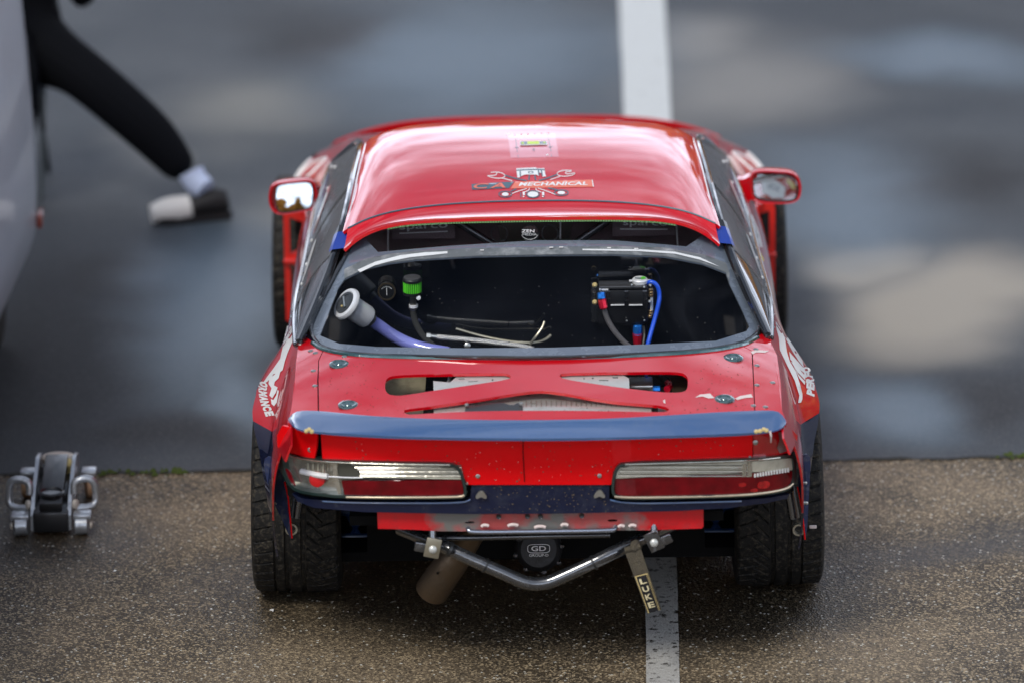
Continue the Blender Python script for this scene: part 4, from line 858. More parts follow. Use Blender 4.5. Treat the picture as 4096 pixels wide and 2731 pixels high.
# boot interior ------------------------------------------------------
bh = sheet('bulkhead', [(1290, 1150), (1377, 1105), (1459, 1066), (1663, 1032), (1900, 1018), (2200, 1012), (2450, 1012), (2659, 1020), (2812, 1047), (2904, 1083), (2990, 1150), (3040, 1320), (3040, 1620), (1260, 1620), (1260, 1350)], F_y(.12), m_bulk, car, res=40, thick=.004)
MB().box((0, -.35, .60), (1.25, .92, .01)).build('boot_floor', m_und, car)
for sg in (1, -1): MB().box((sg*.665, -.33, .69), (.01, .86, .20)).build('boot_side', m_und, car)
VB = (_r, _u, -_f)
def vdir(a, b, c): v = _r*a+_u*b+_f*c; return v/np.linalg.norm(v)
Z1 = lambda x, y: (1300+x*.236, 1050+y*.236)
Z2 = lambda x, y: (1800+x*.236, 1050+y*.236)
Z3 = lambda x, y: (2300+x*.236, 1050+y*.236)
def pt(Z, x, y, Y): return atY(*Z(x, y), Y)
# fuel filler
c0 = pt(Z1, 345, 690, -.03); ax = vdir(.66, -.44, .50)
fi = MB().lathe(c0, ax, [(0, .036), (-.004, .040), (-.002, .050), (.004, .0535), (.010, .0535), (.014, .048), (.016, .037), (.085, .037), (.095, .034), (.10, .020)], 40).build('fuel_filler', m_chr, car)
MB().lathe(c0-ax*.001, ax, [(-.001, .037), (-.005, .036), (-.004, .028), (.004, .027), (.004, .001)], 32).build('filler_cap', mat('grey_cap', (.12, .13, .14), .3, .5), fi)
cc = np.cross(ax, _u); cc /= np.linalg.norm(cc); c2 = np.cross(ax, cc)
MB().tube([c0-ax*.004+(c2*.6+cc*.5)*.03, c0-ax*.004-(c2*.6+cc*.5)*.03], .006, 8, 0).build('cap_handle', m_alu, fi)
MB().lathe(c0-ax*.003+c2*.012-cc*.006, -ax, [(0, .004), (.003, .003)], 10).build('screw', m_gold, fi)
c1 = c0+ax*.105; MB().lathe(c1-ax*.01, ax, [(0, .021), (.012, .022), (.02, .02)], 20).build('hose_clamp', m_tarnish, fi)
MB().tube([c1, pt(Z1, 900, 1060, .02), pt(Z1, 1150, 1240, .03), pt(Z1, 1450, 1390, .02), pt(Z1, 1750, 1470, 0), pt(Z1, 2100, 1530, -.02)], .0195, 18, 2).build('filler_hose', m_clear, car)
# gauge
c = pt(Z1, 1047, 490, .085); g = MB().lathe(c, (0, -1, .12), [(-.03, .026), (.004, .0285), (.008, .028), (.008, .024), (.004, .0235), (.004, .001)], 36).build('gauge', mat('bronze_bezel', (.12, .09, .05), .3, .8), car)
MB().lathe(c+np.array([0, -.0045, 0]), (0, -1, .12), [(0, .0232), (.0005, .0232)], 28).build('dial', mat('dial_black', (.004, .004, .004), .3), g)
nd = MB(); cf = c+np.array([0, -.0062, 0]); nd.tube([cf+np.array([0, 0, -.011]), cf+np.array([0, 0, .013])], .0012, 5, 0)
for k in range(9):
    a = R(-52+13*k); nd.tube([cf+np.array([math.sin(a)*.0175, 0, math.cos(a)*.0175-.002]), cf+np.array([math.sin(a)*.0205, 0, math.cos(a)*.0205-.002])], .0009, 4, 0)
for x in (-.004, .004): nd.lathe(cf+np.array([x, .001, -.015]), (0, -1, 0), [(0, .0022), (.001, .0022)], 8)
nd.build('needle', m_white, g)
# breather filter
c = pt(Z1, 1480, 400, .055); up_ = np.array([0, -.05, 1.])
bf = MB().lathe(c, up_, [(-.028, .020), (-.026, .030), (-.018, .030), (-.018, .0265), (.017, .0265), (.017, .030), (.024, .030), (.027, .027)], 36).build('breather_filter', m_black, car)
gb = MB()
for k in range(26):
    a = 2*math.pi*k/26; gb.tube([c+np.array([math.cos(a)*.0268, math.sin(a)*.0268, -.018]), c+np.array([math.cos(a)*.0268, math.sin(a)*.0268, .017])], .0024, 5, 0)
gb.build('pleats', m_green, bf); MB().lathe(c+np.array([0, 0, .026]), up_, [(0, .0265), (.003, .0265), (.0042, .024)], 32).build('lid', mat('satin_lid', (.12, .12, .12), .35, .4), bf)
MB().lathe(pt(Z1, 1490, 610, .055), up_, [(-.038, .011), (-.034, .0135), (-.026, .0135), (-.024, .0105), (.004, .0105), (.006, .013), (.014, .013), (.016, .016), (.03, .016)], 20).build('union', mat('dark_steel', (.3, .29, .26), .3, .9), bf)
MB().lathe(pt(Z1, 1585, 600, .04), (0, -1, .2), [(0, .008), (.008, .007), (.009, .003)], 12).build('screw', m_chr, bf)
MB().lathe(pt(Z1, 1500, 735, .055), up_, [(-.004, .0145), (.004, .0145)], 20).build('hose_clamp', m_chr, bf)
MB().tube([pt(Z1, 1490, 740, .055), pt(Z1, 1500, 900, .055), pt(Z1, 1540, 1040, .05), pt(Z1, 1620, 1190, .04), pt(Z1, 1740, 1330, .02), pt(Z1, 1850, 1420, 0)], .0095, 12, 2).build('breather_hose', m_braid, car)
# braided fuel line with end fitting
fit = MB().tube([pt(Z1, 1720, 1245, .03), pt(Z1, 1790, 1250, .03)], .011, 6, 0); fit.tube([pt(Z1, 1790, 1250, .03), pt(Z1, 1900, 1262, .03)], .008, 10, 0)
fl_ = MB().tube([pt(Z1, 1895, 1262, .03), pt(Z1, 2120, 1285, .03), pt(Z2, 300, 1305, .03), pt(Z2, 980, 1385, .02), pt(Z2, 1200, 1412, .01), pt(Z2, 1420, 1470, -.01)], .0092, 12, 2).build('fuel_line', m_steelb, car)
fit.build('fitting', m_alu, fl_); MB().tube([pt(Z2, 985, 1384, .02), pt(Z2, 1000, 1387, .02)], .0105, 12, 0).build('fitting', m_black, fl_)
MB().lathe(pt(Z2, 295, 1408, .0), (0, -1, .3), [(0, .0105), (.004, .010), (.006, .006)], 14).build('bolt', m_tarnish, car)
MB().tube([pt(Z2, 1600, 1000, .08), pt(Z2, 1560, 1120, .07), pt(Z2, 1400, 1320, .05), pt(Z2, 1330, 1430, .0)], .004, 8, 2).build('vent_pipe', m_alud, car)
MB().tube([pt(Z2, 1710, 1230, .08), pt(Z2, 1600, 1320, .07), pt(Z2, 1400, 1365, .05), pt(Z2, 1000, 1340, .06), pt(Z2, 500, 1240, .09), pt(Z2, 100, 1120, .1)], .0045, 8, 2).build('vent_pipe', m_alud, car)
# coolant header tank
tY = .075
tc_ = pt(Z3, 810, 700, tY); tk = MB(); tk.box(tc_, (.158, .07, .112), None, .009); tk.box(pt(Z3, 810, 900, tY+.01), (.150, .06, .055), None, .006); tank = tk.build('header_tank', mat('tank_black', (.018, .018, .020), .25, .5, coat=.6), car)
MB().box(pt(Z3, 810, 380, tY-.006), (.150, .062, .012), None, .005).build('tank_lid', mat('tank_lid_grey', (.10, .10, .10), .3, .6), tank)
MB().box(pt(Z3, 330, 680, tY+.02), (.020, .012, .13), None, .004).build('mounting_plate', m_bash, tank)
for x in (720, 1028):
    c = pt(Z3, x, 610, tY-.037); MB().box(c, (.044, .004, .052), None, .003).build('panel', mat('tank_recess', (.004, .004, .005), .5), tank)
    MB().box(pt(Z3, x, 722, tY-.042), (.042, .004, .0035)).build('white_mark', m_white, tank)
for x, y, r_ in ((335, 385, .0085), (335, 675, .0085), (960, 382, .005), (1170, 420, .005), (1275, 390, .006), (875, 988, .0035), (1175, 982, .0035), (1265, 660, .006)):
    MB().lathe(pt(Z3, x, y, tY-.04), (0, -1, .35), [(0, r_), (.004, r_*.95), (.008, r_*.5)], 12).build('bolt', m_gold if r_ > .008 else m_tarnish, tank)
text('Brise'[:0] or 'B', lambda V: np.array([pt(Z3, 410+a*40, 475-b*35, tY-.040) for a, b in V]), m_white, tank, bold=.02)
MB().box(pt(Z3, 510, 462, tY-.038), (.020, .002, .005)).build('white_mark', m_white, tank)
cp = pt(Z3, 1100, 310, tY-.01); capo = MB().lathe(cp, (0, -.08, 1), [(-.022, .018), (-.008, .018), (-.006, .024), (.004, .025), (.007, .022), (.007, .018)], 28).build('radiator_cap', m_chr, tank)
MB().lathe(cp+np.array([0, -.001, .007]), (0, -.08, 1), [(0, .0205), (.001, .0205)], 24).build('cap_label', m_white, capo)
MB().add([cp+np.array([x, y, .0092]) for x, y in ((.004, -.016), (.018, -.008), (.019, .004), (.012, .014), (.004, .008))], [(0, 1, 2, 3, 4)]).build('cap_mark', m_green, capo, 0)
MB().add([cp+np.array([x, y, .0091]) for x, y in ((-.015, -.006), (.004, -.008), (.004, .001), (-.015, .003))], [(0, 1, 2, 3)]).build('cap_mark', m_teal, capo, 0)
for s_ in (-1, 1): MB().box(cp+np.array([s_*.028, 0, .0]), (.012, .010, .006), None, .002).build('cap_ear', m_chr, capo)
MB().lathe(pt(Z3, 445, 560, tY-.05), vdir(.12, -1, 0), [(-.010, .009), (-.008, .0125), (.002, .0125), (.004, .0135), (.010, .0135), (.012, .011)], 8).build('fitting', m_bluea, tank)
MB().lathe(pt(Z3, 465, 660, tY-.05), vdir(.2, -1, 0), [(-.020, .011), (-.012, .0125), (.008, .0135), (.022, .0125), (.026, .0085)], 8).build('fitting', m_reda, tank)
MB().tube([pt(Z3, 488, 770, tY-.05), pt(Z3, 530, 930, tY-.05), pt(Z3, 640, 1130, tY-.06), pt(Z3, 780, 1300, tY-.07), pt(Z3, 960, 1460, tY-.09)], .0085, 12, 2).build('tank_hose', mat('grey_braid', (.16, .15, .15), .45, .4, bump=.7, bs=420), tank)
MB().lathe(pt(Z3, 1062, 1070, tY-.03), (0, 0, -1), [(-.002, .011), (0, .0135), (.008, .015), (.026, .015), (.028, .017), (.030, .015)], 8).build('fitting', m_bluea, tank)
MB().lathe(pt(Z3, 1062, 1195, tY-.03), (0, 0, -1), [(0, .0165), (.010, .016), (.03, .0135), (.05, .012)], 8).build('fitting', m_reda, tank)
MB().tube([pt(Z3, 1150, 1060, tY), pt(Z3, 1170, 1200, tY), pt(Z3, 1140, 1400, tY-.02)], .005, 8, 1).build('drain_pipe', m_alud, tank)
sgp = MB(); sgp.tube([pt(Z3, 1300, 590, tY-.03), pt(Z3, 1300, 820, tY-.03)], .0048, 10, 0); sg_ = sgp.build('sight_tube', mat('clear_tube', (.5, .55, .6), .15, coat=1), tank)
for y in (470, 520, 560, 830, 870, 915): MB().lathe(pt(Z3, 1290 if y < 900 else 1275, y, tY-.03), (0, 0, 1), [(-.005, .006), (-.003, .0078), (.003, .0078), (.005, .006)], 8).build('nut', mat('brass', (.6, .42, .22), .25, .9) , sg_)
MB().tube([pt(Z3, 1210, 352, tY-.01), pt(Z3, 1300, 325, tY-.02), pt(Z3, 1390, 380, tY-.02), pt(Z3, 1435, 520, tY-.02), pt(Z3, 1425, 680, tY-.03), pt(Z3, 1360, 930, tY-.04), pt(Z3, 1290, 1180, tY-.06), pt(Z3, 1230, 1400, tY-.08), pt(Z3, 1200, 1600, tY-.08)], .0072, 12, 2).build('overflow_hose', m_blue, tank)
# things seen through the hatch cut-outs
def F_z(z): return lambda p: p[:, 2]-z
def F_sl(z, k, yc): return lambda p: p[:, 2]-(z+k*(p[:, 1]-yc))
sheet('heat_duct', [(1528, 1484), (1690, 1484), (1705, 1500), (1698, 1600), (1528, 1600)], lambda p: p[:, 2]-(.815-.9*(p[:, 1]+.66)**2), m_alud, car, res=14, thick=.004)
for sgn, pts in ((1, [(1733, 1522), (1800, 1528), (1830, 1502), (1850, 1499), (2050, 1500), (2050, 1530), (1900, 1560), (1735, 1580)]), (-1, [(2225, 1500), (2490, 1497), (2516, 1512), (2518, 1560), (2380, 1560), (2225, 1520)])):
    hs = [[(1834, 1512), (1858, 1511), (1858, 1516), (1834, 1517)], [(1872, 1523), (1911, 1521), (1911, 1525), (1872, 1527)], [(1967, 1514), (1973, 1513), (1973, 1520), (1967, 1521)]] if sgn > 0 else [[(2396, 1516), (2434, 1517), (2434, 1522), (2396, 1521)], [(2450, 1505), (2472, 1505), (2472, 1511), (2450, 1511)], [(2333, 1509), (2339, 1509), (2339, 1515), (2333, 1515)], [(2368, 1507), (2375, 1507), (2375, 1514), (2368, 1514)]]
    br = sheet('pump_bracket', pts, lambda p: p[:, 2]-(Sp(p[:, 0], p[:, 1])-.013), m_zinc, car, holes=hs, res=12, thick=.003)
MB().box(hit(np.array([(2565, 1535)]), F_z(.825))[0], (.070, .09, .02), None, .004).build('surge_pot', m_alu, car)
q = hit(np.array([(2610, 1556), (2640, 1556), (2668, 1556), (2680, 1545), (2672, 1530), (2640, 1505), (2610, 1480)]), F_z(.815))
MB().tube(q[0:2], .011, 8, 0).build('fitting', m_bluea, car); MB().tube(q[2:5], .011, 8, 1).build('fitting', m_reda, car); MB().tube(q[4:], .009, 10, 1).build('return_hose', m_braid, car)
MB().tube(hit(np.array([(2570, 1470), (2582, 1490), (2586, 1515)]), F_z(.83)), .0068, 10, 1).build('overflow_hose', m_blue, car)
MB().tube(hit(np.array([(1808, 1480), (1802, 1500), (1795, 1525)]), F_z(.84)), .006, 10, 1).build('fuel_hose', m_steelb, car)
sheet('boot_brace', [(2690, 1480), (2760, 1480), (2765, 1590), (2688, 1590), (2688, 1530), (2672, 1500)], F_sl(.80, .2, -.6), m_brown, car, res=12, thick=.006)
rad = sheet('radiator', [(1735, 1660), (1735, 1595), (1900, 1575), (2000, 1560), (2300, 1560), (2605, 1600), (2605, 1660)], lambda p: p[:, 2]-(Sp(p[:, 0], p[:, 1])-.024-.009*np.cos(np.clip((p[:, 1]+.96)/.28, 0, 1)*6.2)), mat('radiator_alloy', (.62, .62, .56), .32, .6, dirt=.5, ds=14, dcol=(.2, .2, .14)), car, res=10, thick=.01)
sheet('heat_duct', [(1600, 1600), (1693, 1600), (1693, 1670), (1600, 1670)], F_z(.79), m_alud, car, res=12, thick=.004)
sheet('heat_duct', [(2632, 1600), (2700, 1600), (2700, 1670), (2632, 1670)], F_z(.79), m_alud, car, res=12, thick=.004)
sheet('fan_shroud', chaikin([(1858, 1656), (1862, 1618), (1880, 1614), (1897, 1624), (1940, 1609), (2000, 1606), (2050, 1621), (2072, 1608), (2090, 1614), (2092, 1656)], 1), lambda p: p[:, 2]-(Sp(p[:, 0], p[:, 1])-.012), mat('shroud_black', (.02, .021, .02), .4, coat=.5), car, res=9, thick=.006)
fn = MB()
for k in range(26):
    q_ = hit(np.array([(2105+k*20, 1600 if k < 14 else 1606), (2105+k*20, 1650)]), lambda p: p[:, 2]-(Sp(p[:, 0], p[:, 1])-.018)); fn.tube(q_, .0012, 4, 0)
fn.build('core_fins', m_alud, rad)
for x, y in ((1866, 1620), (2084, 1615)): MB().lathe(hit(np.array([(x, y)]), lambda p: p[:, 2]-(Sp(p[:, 0], p[:, 1])-.008))[0], (0, -.2, 1), [(0, .007), (.004, .006), (.006, .003)], 8).build('bolt', m_tarnish, rad)
for x in (1768, 2537): MB().tube(hit(np.array([(x, 1622), (x+2, 1648)]), F_z(.832)), .003, 6, 0).build('fixing', m_alu, rad)

# cabin seen through the top of the hatch glass ------------------------
for x0 in (1690, 2590):
    c = atY(x0, 935, .72)
    def seat_fn(u, v, c=c):
        s = u*2-1; z = c[2]-.45+.55*v; wv_ = .25-.035*np.clip((v-.75)/.25, 0, 1)**2; return np.column_stack([c[0]+s*wv_, c[1]+.05*s**2-.04*np.sin(v*3), z+.0*s])
    V, F = gridmesh(14, 12, seat_fn); V, F = shell(V, F, .10, (0, -9, 0)); st_ = mk('seat', V, F, m_seat, car)
    q_ = quad((1596, 902), (1791, 893), (1600, 928), (1791, 919)) if x0 < 2000 else quad((2492, 884), (2670, 886), (2492, 910), (2670, 912))
    text('sparco', lambda V, q_=q_: np.array([atY(a, b, .40) for a, b in q_(V)]), m_silt, st_, bold=.01)
    u0 = (1597, 934) if x0 < 2000 else (2480, 917); u1 = (1791, 926) if x0 < 2000 else (2670, 918)
    MB().box((atY(*u0, .41)+atY(*u1, .41))/2+np.array([0, .004, .02]), (.20, .006, .085), None, .002).build('harness_pad', m_seat, st_); MB().tube([atY(*u0, .40), atY(*u1, .40)], .0018, 5, 0).build('underline', m_silt, st_)
MB().box((0, 1.62, .68), (1.24, .30, .30), None, .04).build('dashboard', mat('cabin_dark', (.012, .011, .012), .8), car)
cg = MB()
for a, b in (((1790, 870), (1975, 990)), ((1835, 865), (2010, 985)), ((2450, 865), (2290, 985)), ((2490, 865), (2320, 985)), ((2540, 870), (2350, 995))):
    pass
cg.tube([atY(1800, 872, .36), atY(1990, 990, .36)], .0125, 10, 0); cg.tube([atY(2455, 868, .36), atY(2285, 985, .36)], .0125, 10, 0)
cg.build('roll_cage', mat('cage_grey', (.12, .12, .13), .25, .5, coat=1), car)
for a, b in (((1552, 880), (1552, 1015)), ((2704, 885), (2712, 1003)), ((2242, 880), (2240, 955))): MB().tube([atY(*a, .46), atY(*b, .46)], .0028, 6, 0).build('harness_strap', m_silt, car)
for cx in (1997, 2122, 2200):
    c = atY(cx, 935, .56); MB().tube([c+np.array([.026*math.cos(t), 0, .028*math.sin(t)]) for t in np.linspace(0, 2*math.pi, 25)[:-1]], .0022, 5, 0, closed=True).build('gauge_ring', m_cage, car)
c = lambda V, x0, x1, y0, y1: np.array([atY(x0+(x1-x0)*a, y1+(y0-y1)*b, .135) for a, b in V])
stk = MB().add([atY(2119+34*math.cos(t), 932+27*math.sin(t), .14) for t in np.linspace(0, 2*math.pi, 29)[:-1]], [tuple(range(28))]).build('window_sticker', m_black, car, 0)
text('ZEN', lambda V: c(V, 2086, 2138, 919, 931), m_white, stk, bold=.02); text('MEDIA', lambda V: c(V, 2090, 2148, 934, 943), m_white, stk, bold=.01)
P = [atY(2119+34*math.cos(t), 932+27*math.sin(t), .137) for t in np.linspace(.3, 2.8, 14)]; MB().tube(P, .0009, 5, 0).build('sticker_ring', m_white, stk)

# roof graphics ---------------------------------------------------------
ZL = lambda x, y: (1800+x*.2764, 500+y*.2764)
def rsheet(pts, m_, lift=.003, nm='decal', sm=0, holes=()): return sheet(nm, [ZL(*p) for p in pts], F_roof, m_, car, res=9, thick=0, lift=lift, sm=sm, holes=[[ZL(*p) for p in h] for h in holes], y0=.0, y1=1.0)
def rtext(s, tl, tr, bl, br, m_, lift=.005, **k): return text(s, onsurf(quad(ZL(*tl), ZL(*tr), ZL(*bl), ZL(*br)), F_roof, lift, y0=0., y1=1.), m_, car, **k)
rsheet([(312, 858), (925, 822), (855, 916), (318, 942)], m_teal)
rsheet([(940, 824), (2062, 796), (2080, 897), (880, 922)], m_org, .0032)
rsheet([(2052, 798), (2064, 797), (2082, 896), (2068, 898)], m_white, .004)
rtext('CA', (345, 852), (815, 838), (335, 925), (805, 912), m_org, bold=.02, space=1.35, shear=.15)
rtext('MECHANICAL', (1000, 832), (1985, 820), (988, 888), (1995, 872), m_white, bold=.035, shear=.2, space=1.05)
def rline(pts, w_, m_, lift=.004):
    P = [ZL(*p) for p in pts]; q = chaikin(P, 1, False); up = []; dn = []
    for i, p in enumerate(q):
        a = np.array(q[max(0, i-1)]); b = np.array(q[min(len(q)-1, i+1)]); t = (b-a)/np.linalg.norm(b-a); nn_ = np.array([-t[1], t[0]])*w_/2; up.append(tuple(np.array(p)+nn_)); dn.append(tuple(np.array(p)-nn_))
    X = hit(np.array(up+dn[::-1]), F_roof, 0., 1.); X = X+(CAM-X)/np.linalg.norm(CAM-X, axis=1)[:, None]*lift; n = len(up)
    return mk('decal', X, [(i, i+1, 2*n-2-i, 2*n-1-i) for i in range(n-1)], m_, car, 0)
for pts in ([(795, 730), (930, 775), (1110, 810)], [(1285, 808), (1450, 760), (1560, 715)], [(1150, 725), (1140, 800)], [(1225, 725), (1240, 800)], [(960, 925), (880, 965)], [(1420, 912), (1560, 945)]): rline(pts, 5.5, m_teal)
for pts in ([(590, 690), (680, 684), (760, 700), (800, 735), (780, 765), (700, 778), (610, 765), (540, 738)], [(680, 690), (672, 720), (640, 735), (545, 738)], [(740, 770), (900, 810)],
            [(1755, 662), (1650, 658), (1570, 680), (1545, 710), (1580, 740), (1660, 748), (1760, 735), (1815, 705), (1790, 695)], [(1755, 662), (1750, 680), (1680, 680), (1665, 700), (1700, 715), (1790, 700)], [(1450, 795), (1600, 745)],
            [(1110, 922), (900, 990), (880, 1020)], [(1270, 915), (1400, 960), (1530, 1010)], [(1150, 915), (1140, 950), (1070, 975)], [(1240, 915), (1250, 950), (1320, 975)]): rline(pts, 3, m_white)
def ring(cx, cy, rx, ry, m_, w_=4):
    rline([(cx+rx*math.cos(t), cy+ry*math.sin(t)) for t in np.linspace(0, 2*math.pi, 26)], w_, m_)
def disc(cx, cy, rx, ry, m_, lift=.0045): rsheet([(cx+rx*math.cos(t), cy+ry*math.sin(t)) for t in np.linspace(0, 2*math.pi, 22)[:-1]], m_, lift)
for cx, cy, rx, ry in ((800, 1005, 92, 42), (1610, 982, 100, 40), (1200, 1005, 92, 50)): ring(cx, cy, rx, ry, m_teal); disc(cx, cy, rx*.55 if rx != 92 or cy != 1005 or cx < 1000 else 78, ry*.62 if cx != 1200 else 40, m_white)
rsheet([(960, 632), (1010, 628), (1240, 618), (1260, 632), (1365, 628), (1375, 700), (1390, 748), (1340, 752), (1325, 700), (1270, 690), (1290, 745), (1250, 722), (1090, 722), (1050, 735), (1000, 765), (975, 765), (965, 690)], m_white, .0042)
for pts in ([(960, 660), (1100, 650), (1250, 645), (1370, 652)], [(1015, 670), (1020, 750)], [(1275, 640), (1290, 730)], [(1320, 650), (1335, 740)]): rline(pts, 5, m_teal, .0052)
disc(1168, 688, 42, 17, m_teal, .0052); disc(1168, 690, 22, 9, m_white, .006)
for x in (1050, 1330): rsheet([(x, 970), (x+32, 970), (x+35, 1020), (x+4, 1020)], m_white, .0045); disc(x+15, 1038, 14, 9, m_white)
for x in (1085, 1355): rline([(x-60 if x < 1200 else x, 975), (x-60 if x < 1200 else x+5, 1045)], 4, m_teal)
# roof tag and faint sticker sheet
MBx = [ZL(1012, 240), ZL(1395, 236), ZL(1410, 290), ZL(1018, 298)]
tg = sheet('roof_tag', MBx, F_roof, m_white, car, res=12, thick=0, lift=.012, y0=0, y1=1.05); sheet('roof_tag_base', [(x, y+3) for x, y in MBx], F_roof, m_redv, car, res=12, thick=.0, lift=.006, y0=0, y1=1.05)
rsheet([(1022, 243), (1118, 241), (1118, 280), (1022, 283)], m_teal, .014); rsheet([(1294, 240), (1390, 238), (1398, 270), (1294, 276)], m_teal, .014); rsheet([(1120, 241), (1290, 239), (1290, 278), (1120, 280)], m_ylw, .014)
disc(1052, 264, 20, 12, m_ylw, .0155); disc(1366, 256, 20, 10, m_ylw, .0155)
for pts in ([(950, 200), (975, 395)], [(1425, 190), (1462, 385)], [(985, 440), (990, 475)], [(1465, 430), (1470, 462)], [(935, 330), (1000, 328)], [(1420, 322), (1485, 318)], [(940, 130), (942, 155)], [(1413, 125), (1416, 148)]): rline(pts, 2.2, m_teal)
rtext('S', (1196, 340), (1230, 340), (1196, 376), (1230, 376), m_teal)
disc(1410, 434, 18, 9, m_white); rsheet([(822, 128), (850, 126), (878, 136), (825, 152)], m_redv)
m_film = mat('clear_sticker', (.66, .10, .13), .25, coat=1); 
rsheet([(835, 135), (1520, 120), (1575, 465), (880, 480)], m_film, .0015)

# mirrors --------------------------------------------------------------
def mirror(sg, housing, glass, armp, sail, target):
    Ym = 1.43; hs = chaikin(housing, 2); n = len(hs); c = np.mean(hs, axis=0)
    prof = [(0, 1.0, -.012), (0, 1.03, -.004), (0, 1.03, .012), (0, .98, .04), (0, .85, .072), (0, .55, .095), (0, .1, .105)]
    V = []; F = []
    for _, s_, dy in [(0, .93, -.010)]+prof:
        V += [atY(c[0]+(p[0]-c[0])*s_, c[1]+(p[1]-c[1])*s_, Ym)+np.array([0, dy, 0]) for p in hs]
    m_ = len(prof)+1; F = [(k*n+i, k*n+(i+1) % n, (k+1)*n+(i+1) % n, (k+1)*n+i) for k in range(m_-1) for i in range(n)]+[tuple((m_-1)*n+i for i in range(n))]
    # recess behind the glass
    b = len(V); V += [atY(c[0]+(p[0]-c[0])*.92, c[1]+(p[1]-c[1])*.92, Ym)+np.array([0, .012, 0]) for p in hs]; F += [(i, (i+1) % n, b+(i+1) % n, b+i) for i in range(n)]+[tuple(b+i for i in range(n))]
    mi = mk('door_mirror', V, F, m_red, car)
    gl = chaikin(glass, 2); gp = np.array([atY(*p, Ym) for p in gl]); gc = gp.mean(0)
    d0 = (gc-CAM)/np.linalg.norm(gc-CAM); t0 = (np.array(target)-gc); t0 /= np.linalg.norm(t0); nrm = t0-d0; nrm /= np.linalg.norm(nrm); D = (gp-gc); P = gp.copy(); P[:, 1] = gc[1]-(D[:, 0]*nrm[0]+D[:, 2]*nrm[2])/nrm[1]; P[:, 1] += .0
    if sg < 0:
        v, f = tri2d([(p[0], p[2]) for p in P], [], .012); Q = np.column_stack([v[:, 0], np.zeros(len(v)), v[:, 1]]); dd = Q-gc; Q[:, 1] = gc[1]-(dd[:, 0]*nrm[0]+dd[:, 2]*nrm[2])/nrm[1]+(dd[:, 0]**2+dd[:, 2]**2)/2.4-.002
        mk('mirror_glass', Q, f, m_mir, mi, 180)
    else: mk('mirror_glass', P, [tuple(range(len(P)))], m_mir, mi, 0)
    q = chaikin(glass, 2); MB().tube([x for x in P*1.0], .0032, 6, 0, closed=True).build('glass_rim', m_gloss, mi)
    V = []; F = []
    for p, dy in zip(armp, (.01, .03, .05)):
        x, y0_, y1_ = p; 
        V += [atY(x, y0_, Ym)+np.array([0, dy, 0]), atY(x, y1_, Ym)+np.array([0, dy, 0]), atY(x, y1_, Ym)+np.array([0, dy+.04, 0]), atY(x, y0_, Ym)+np.array([0, dy+.04, 0])]
    for k in range(2): F += [(k*4+i, k*4+(i+1) % 4, k*4+4+(i+1) % 4, k*4+4+i) for i in range(4)]
    F += [(0, 1, 2, 3), (8, 9, 10, 11)]; mk('mirror_arm', V, F, m_red, mi)
    P = np.array([atY(x, y, yy) for x, y, yy in sail]); V, F = shell(P, [tuple(range(len(P)))], .012, (sg*9, 0, 2)); mk('mirror_sail', V, F, m_red, mi)
mirror(1, [(3003, 700), (3018, 686), (3060, 683), (3120, 686), (3165, 689), (3190, 702), (3203, 735), (3204, 765), (3196, 795), (3170, 810), (3120, 813), (3060, 811), (3022, 806), (3006, 785), (3002, 740)],
       [(3012, 712), (3026, 699), (3090, 700), (3150, 704), (3180, 718), (3190, 745), (3188, 780), (3172, 798), (3120, 803), (3060, 801), (3025, 794), (3013, 770)],
       [(3012, 705, 808), (2975, 728, 800), (2945, 738, 806)], [(2914, 690, 1.55), (2925, 695, 1.52), (2968, 790, 1.42), (2982, 818, 1.36), (2958, 812, 1.38), (2942, 775, 1.46)], (.728, .95, .833))
mirror(-1, [(1082, 748), (1100, 735), (1150, 727), (1220, 720), (1250, 722), (1264, 740), (1269, 780), (1262, 825), (1245, 838), (1190, 846), (1130, 857), (1100, 850), (1082, 830), (1075, 790)],
       [(1104, 752), (1120, 743), (1170, 735), (1235, 731), (1250, 745), (1254, 785), (1248, 822), (1230, 833), (1170, 842), (1128, 848), (1108, 838), (1101, 800)],
       [(1255, 742, 828), (1285, 760, 822), (1308, 768, 826)], [(1338, 716, 1.55), (1327, 718, 1.52), (1300, 820, 1.42), (1288, 844, 1.36), (1312, 830, 1.38), (1322, 790, 1.46)], (-4.5, -40, 8.0))

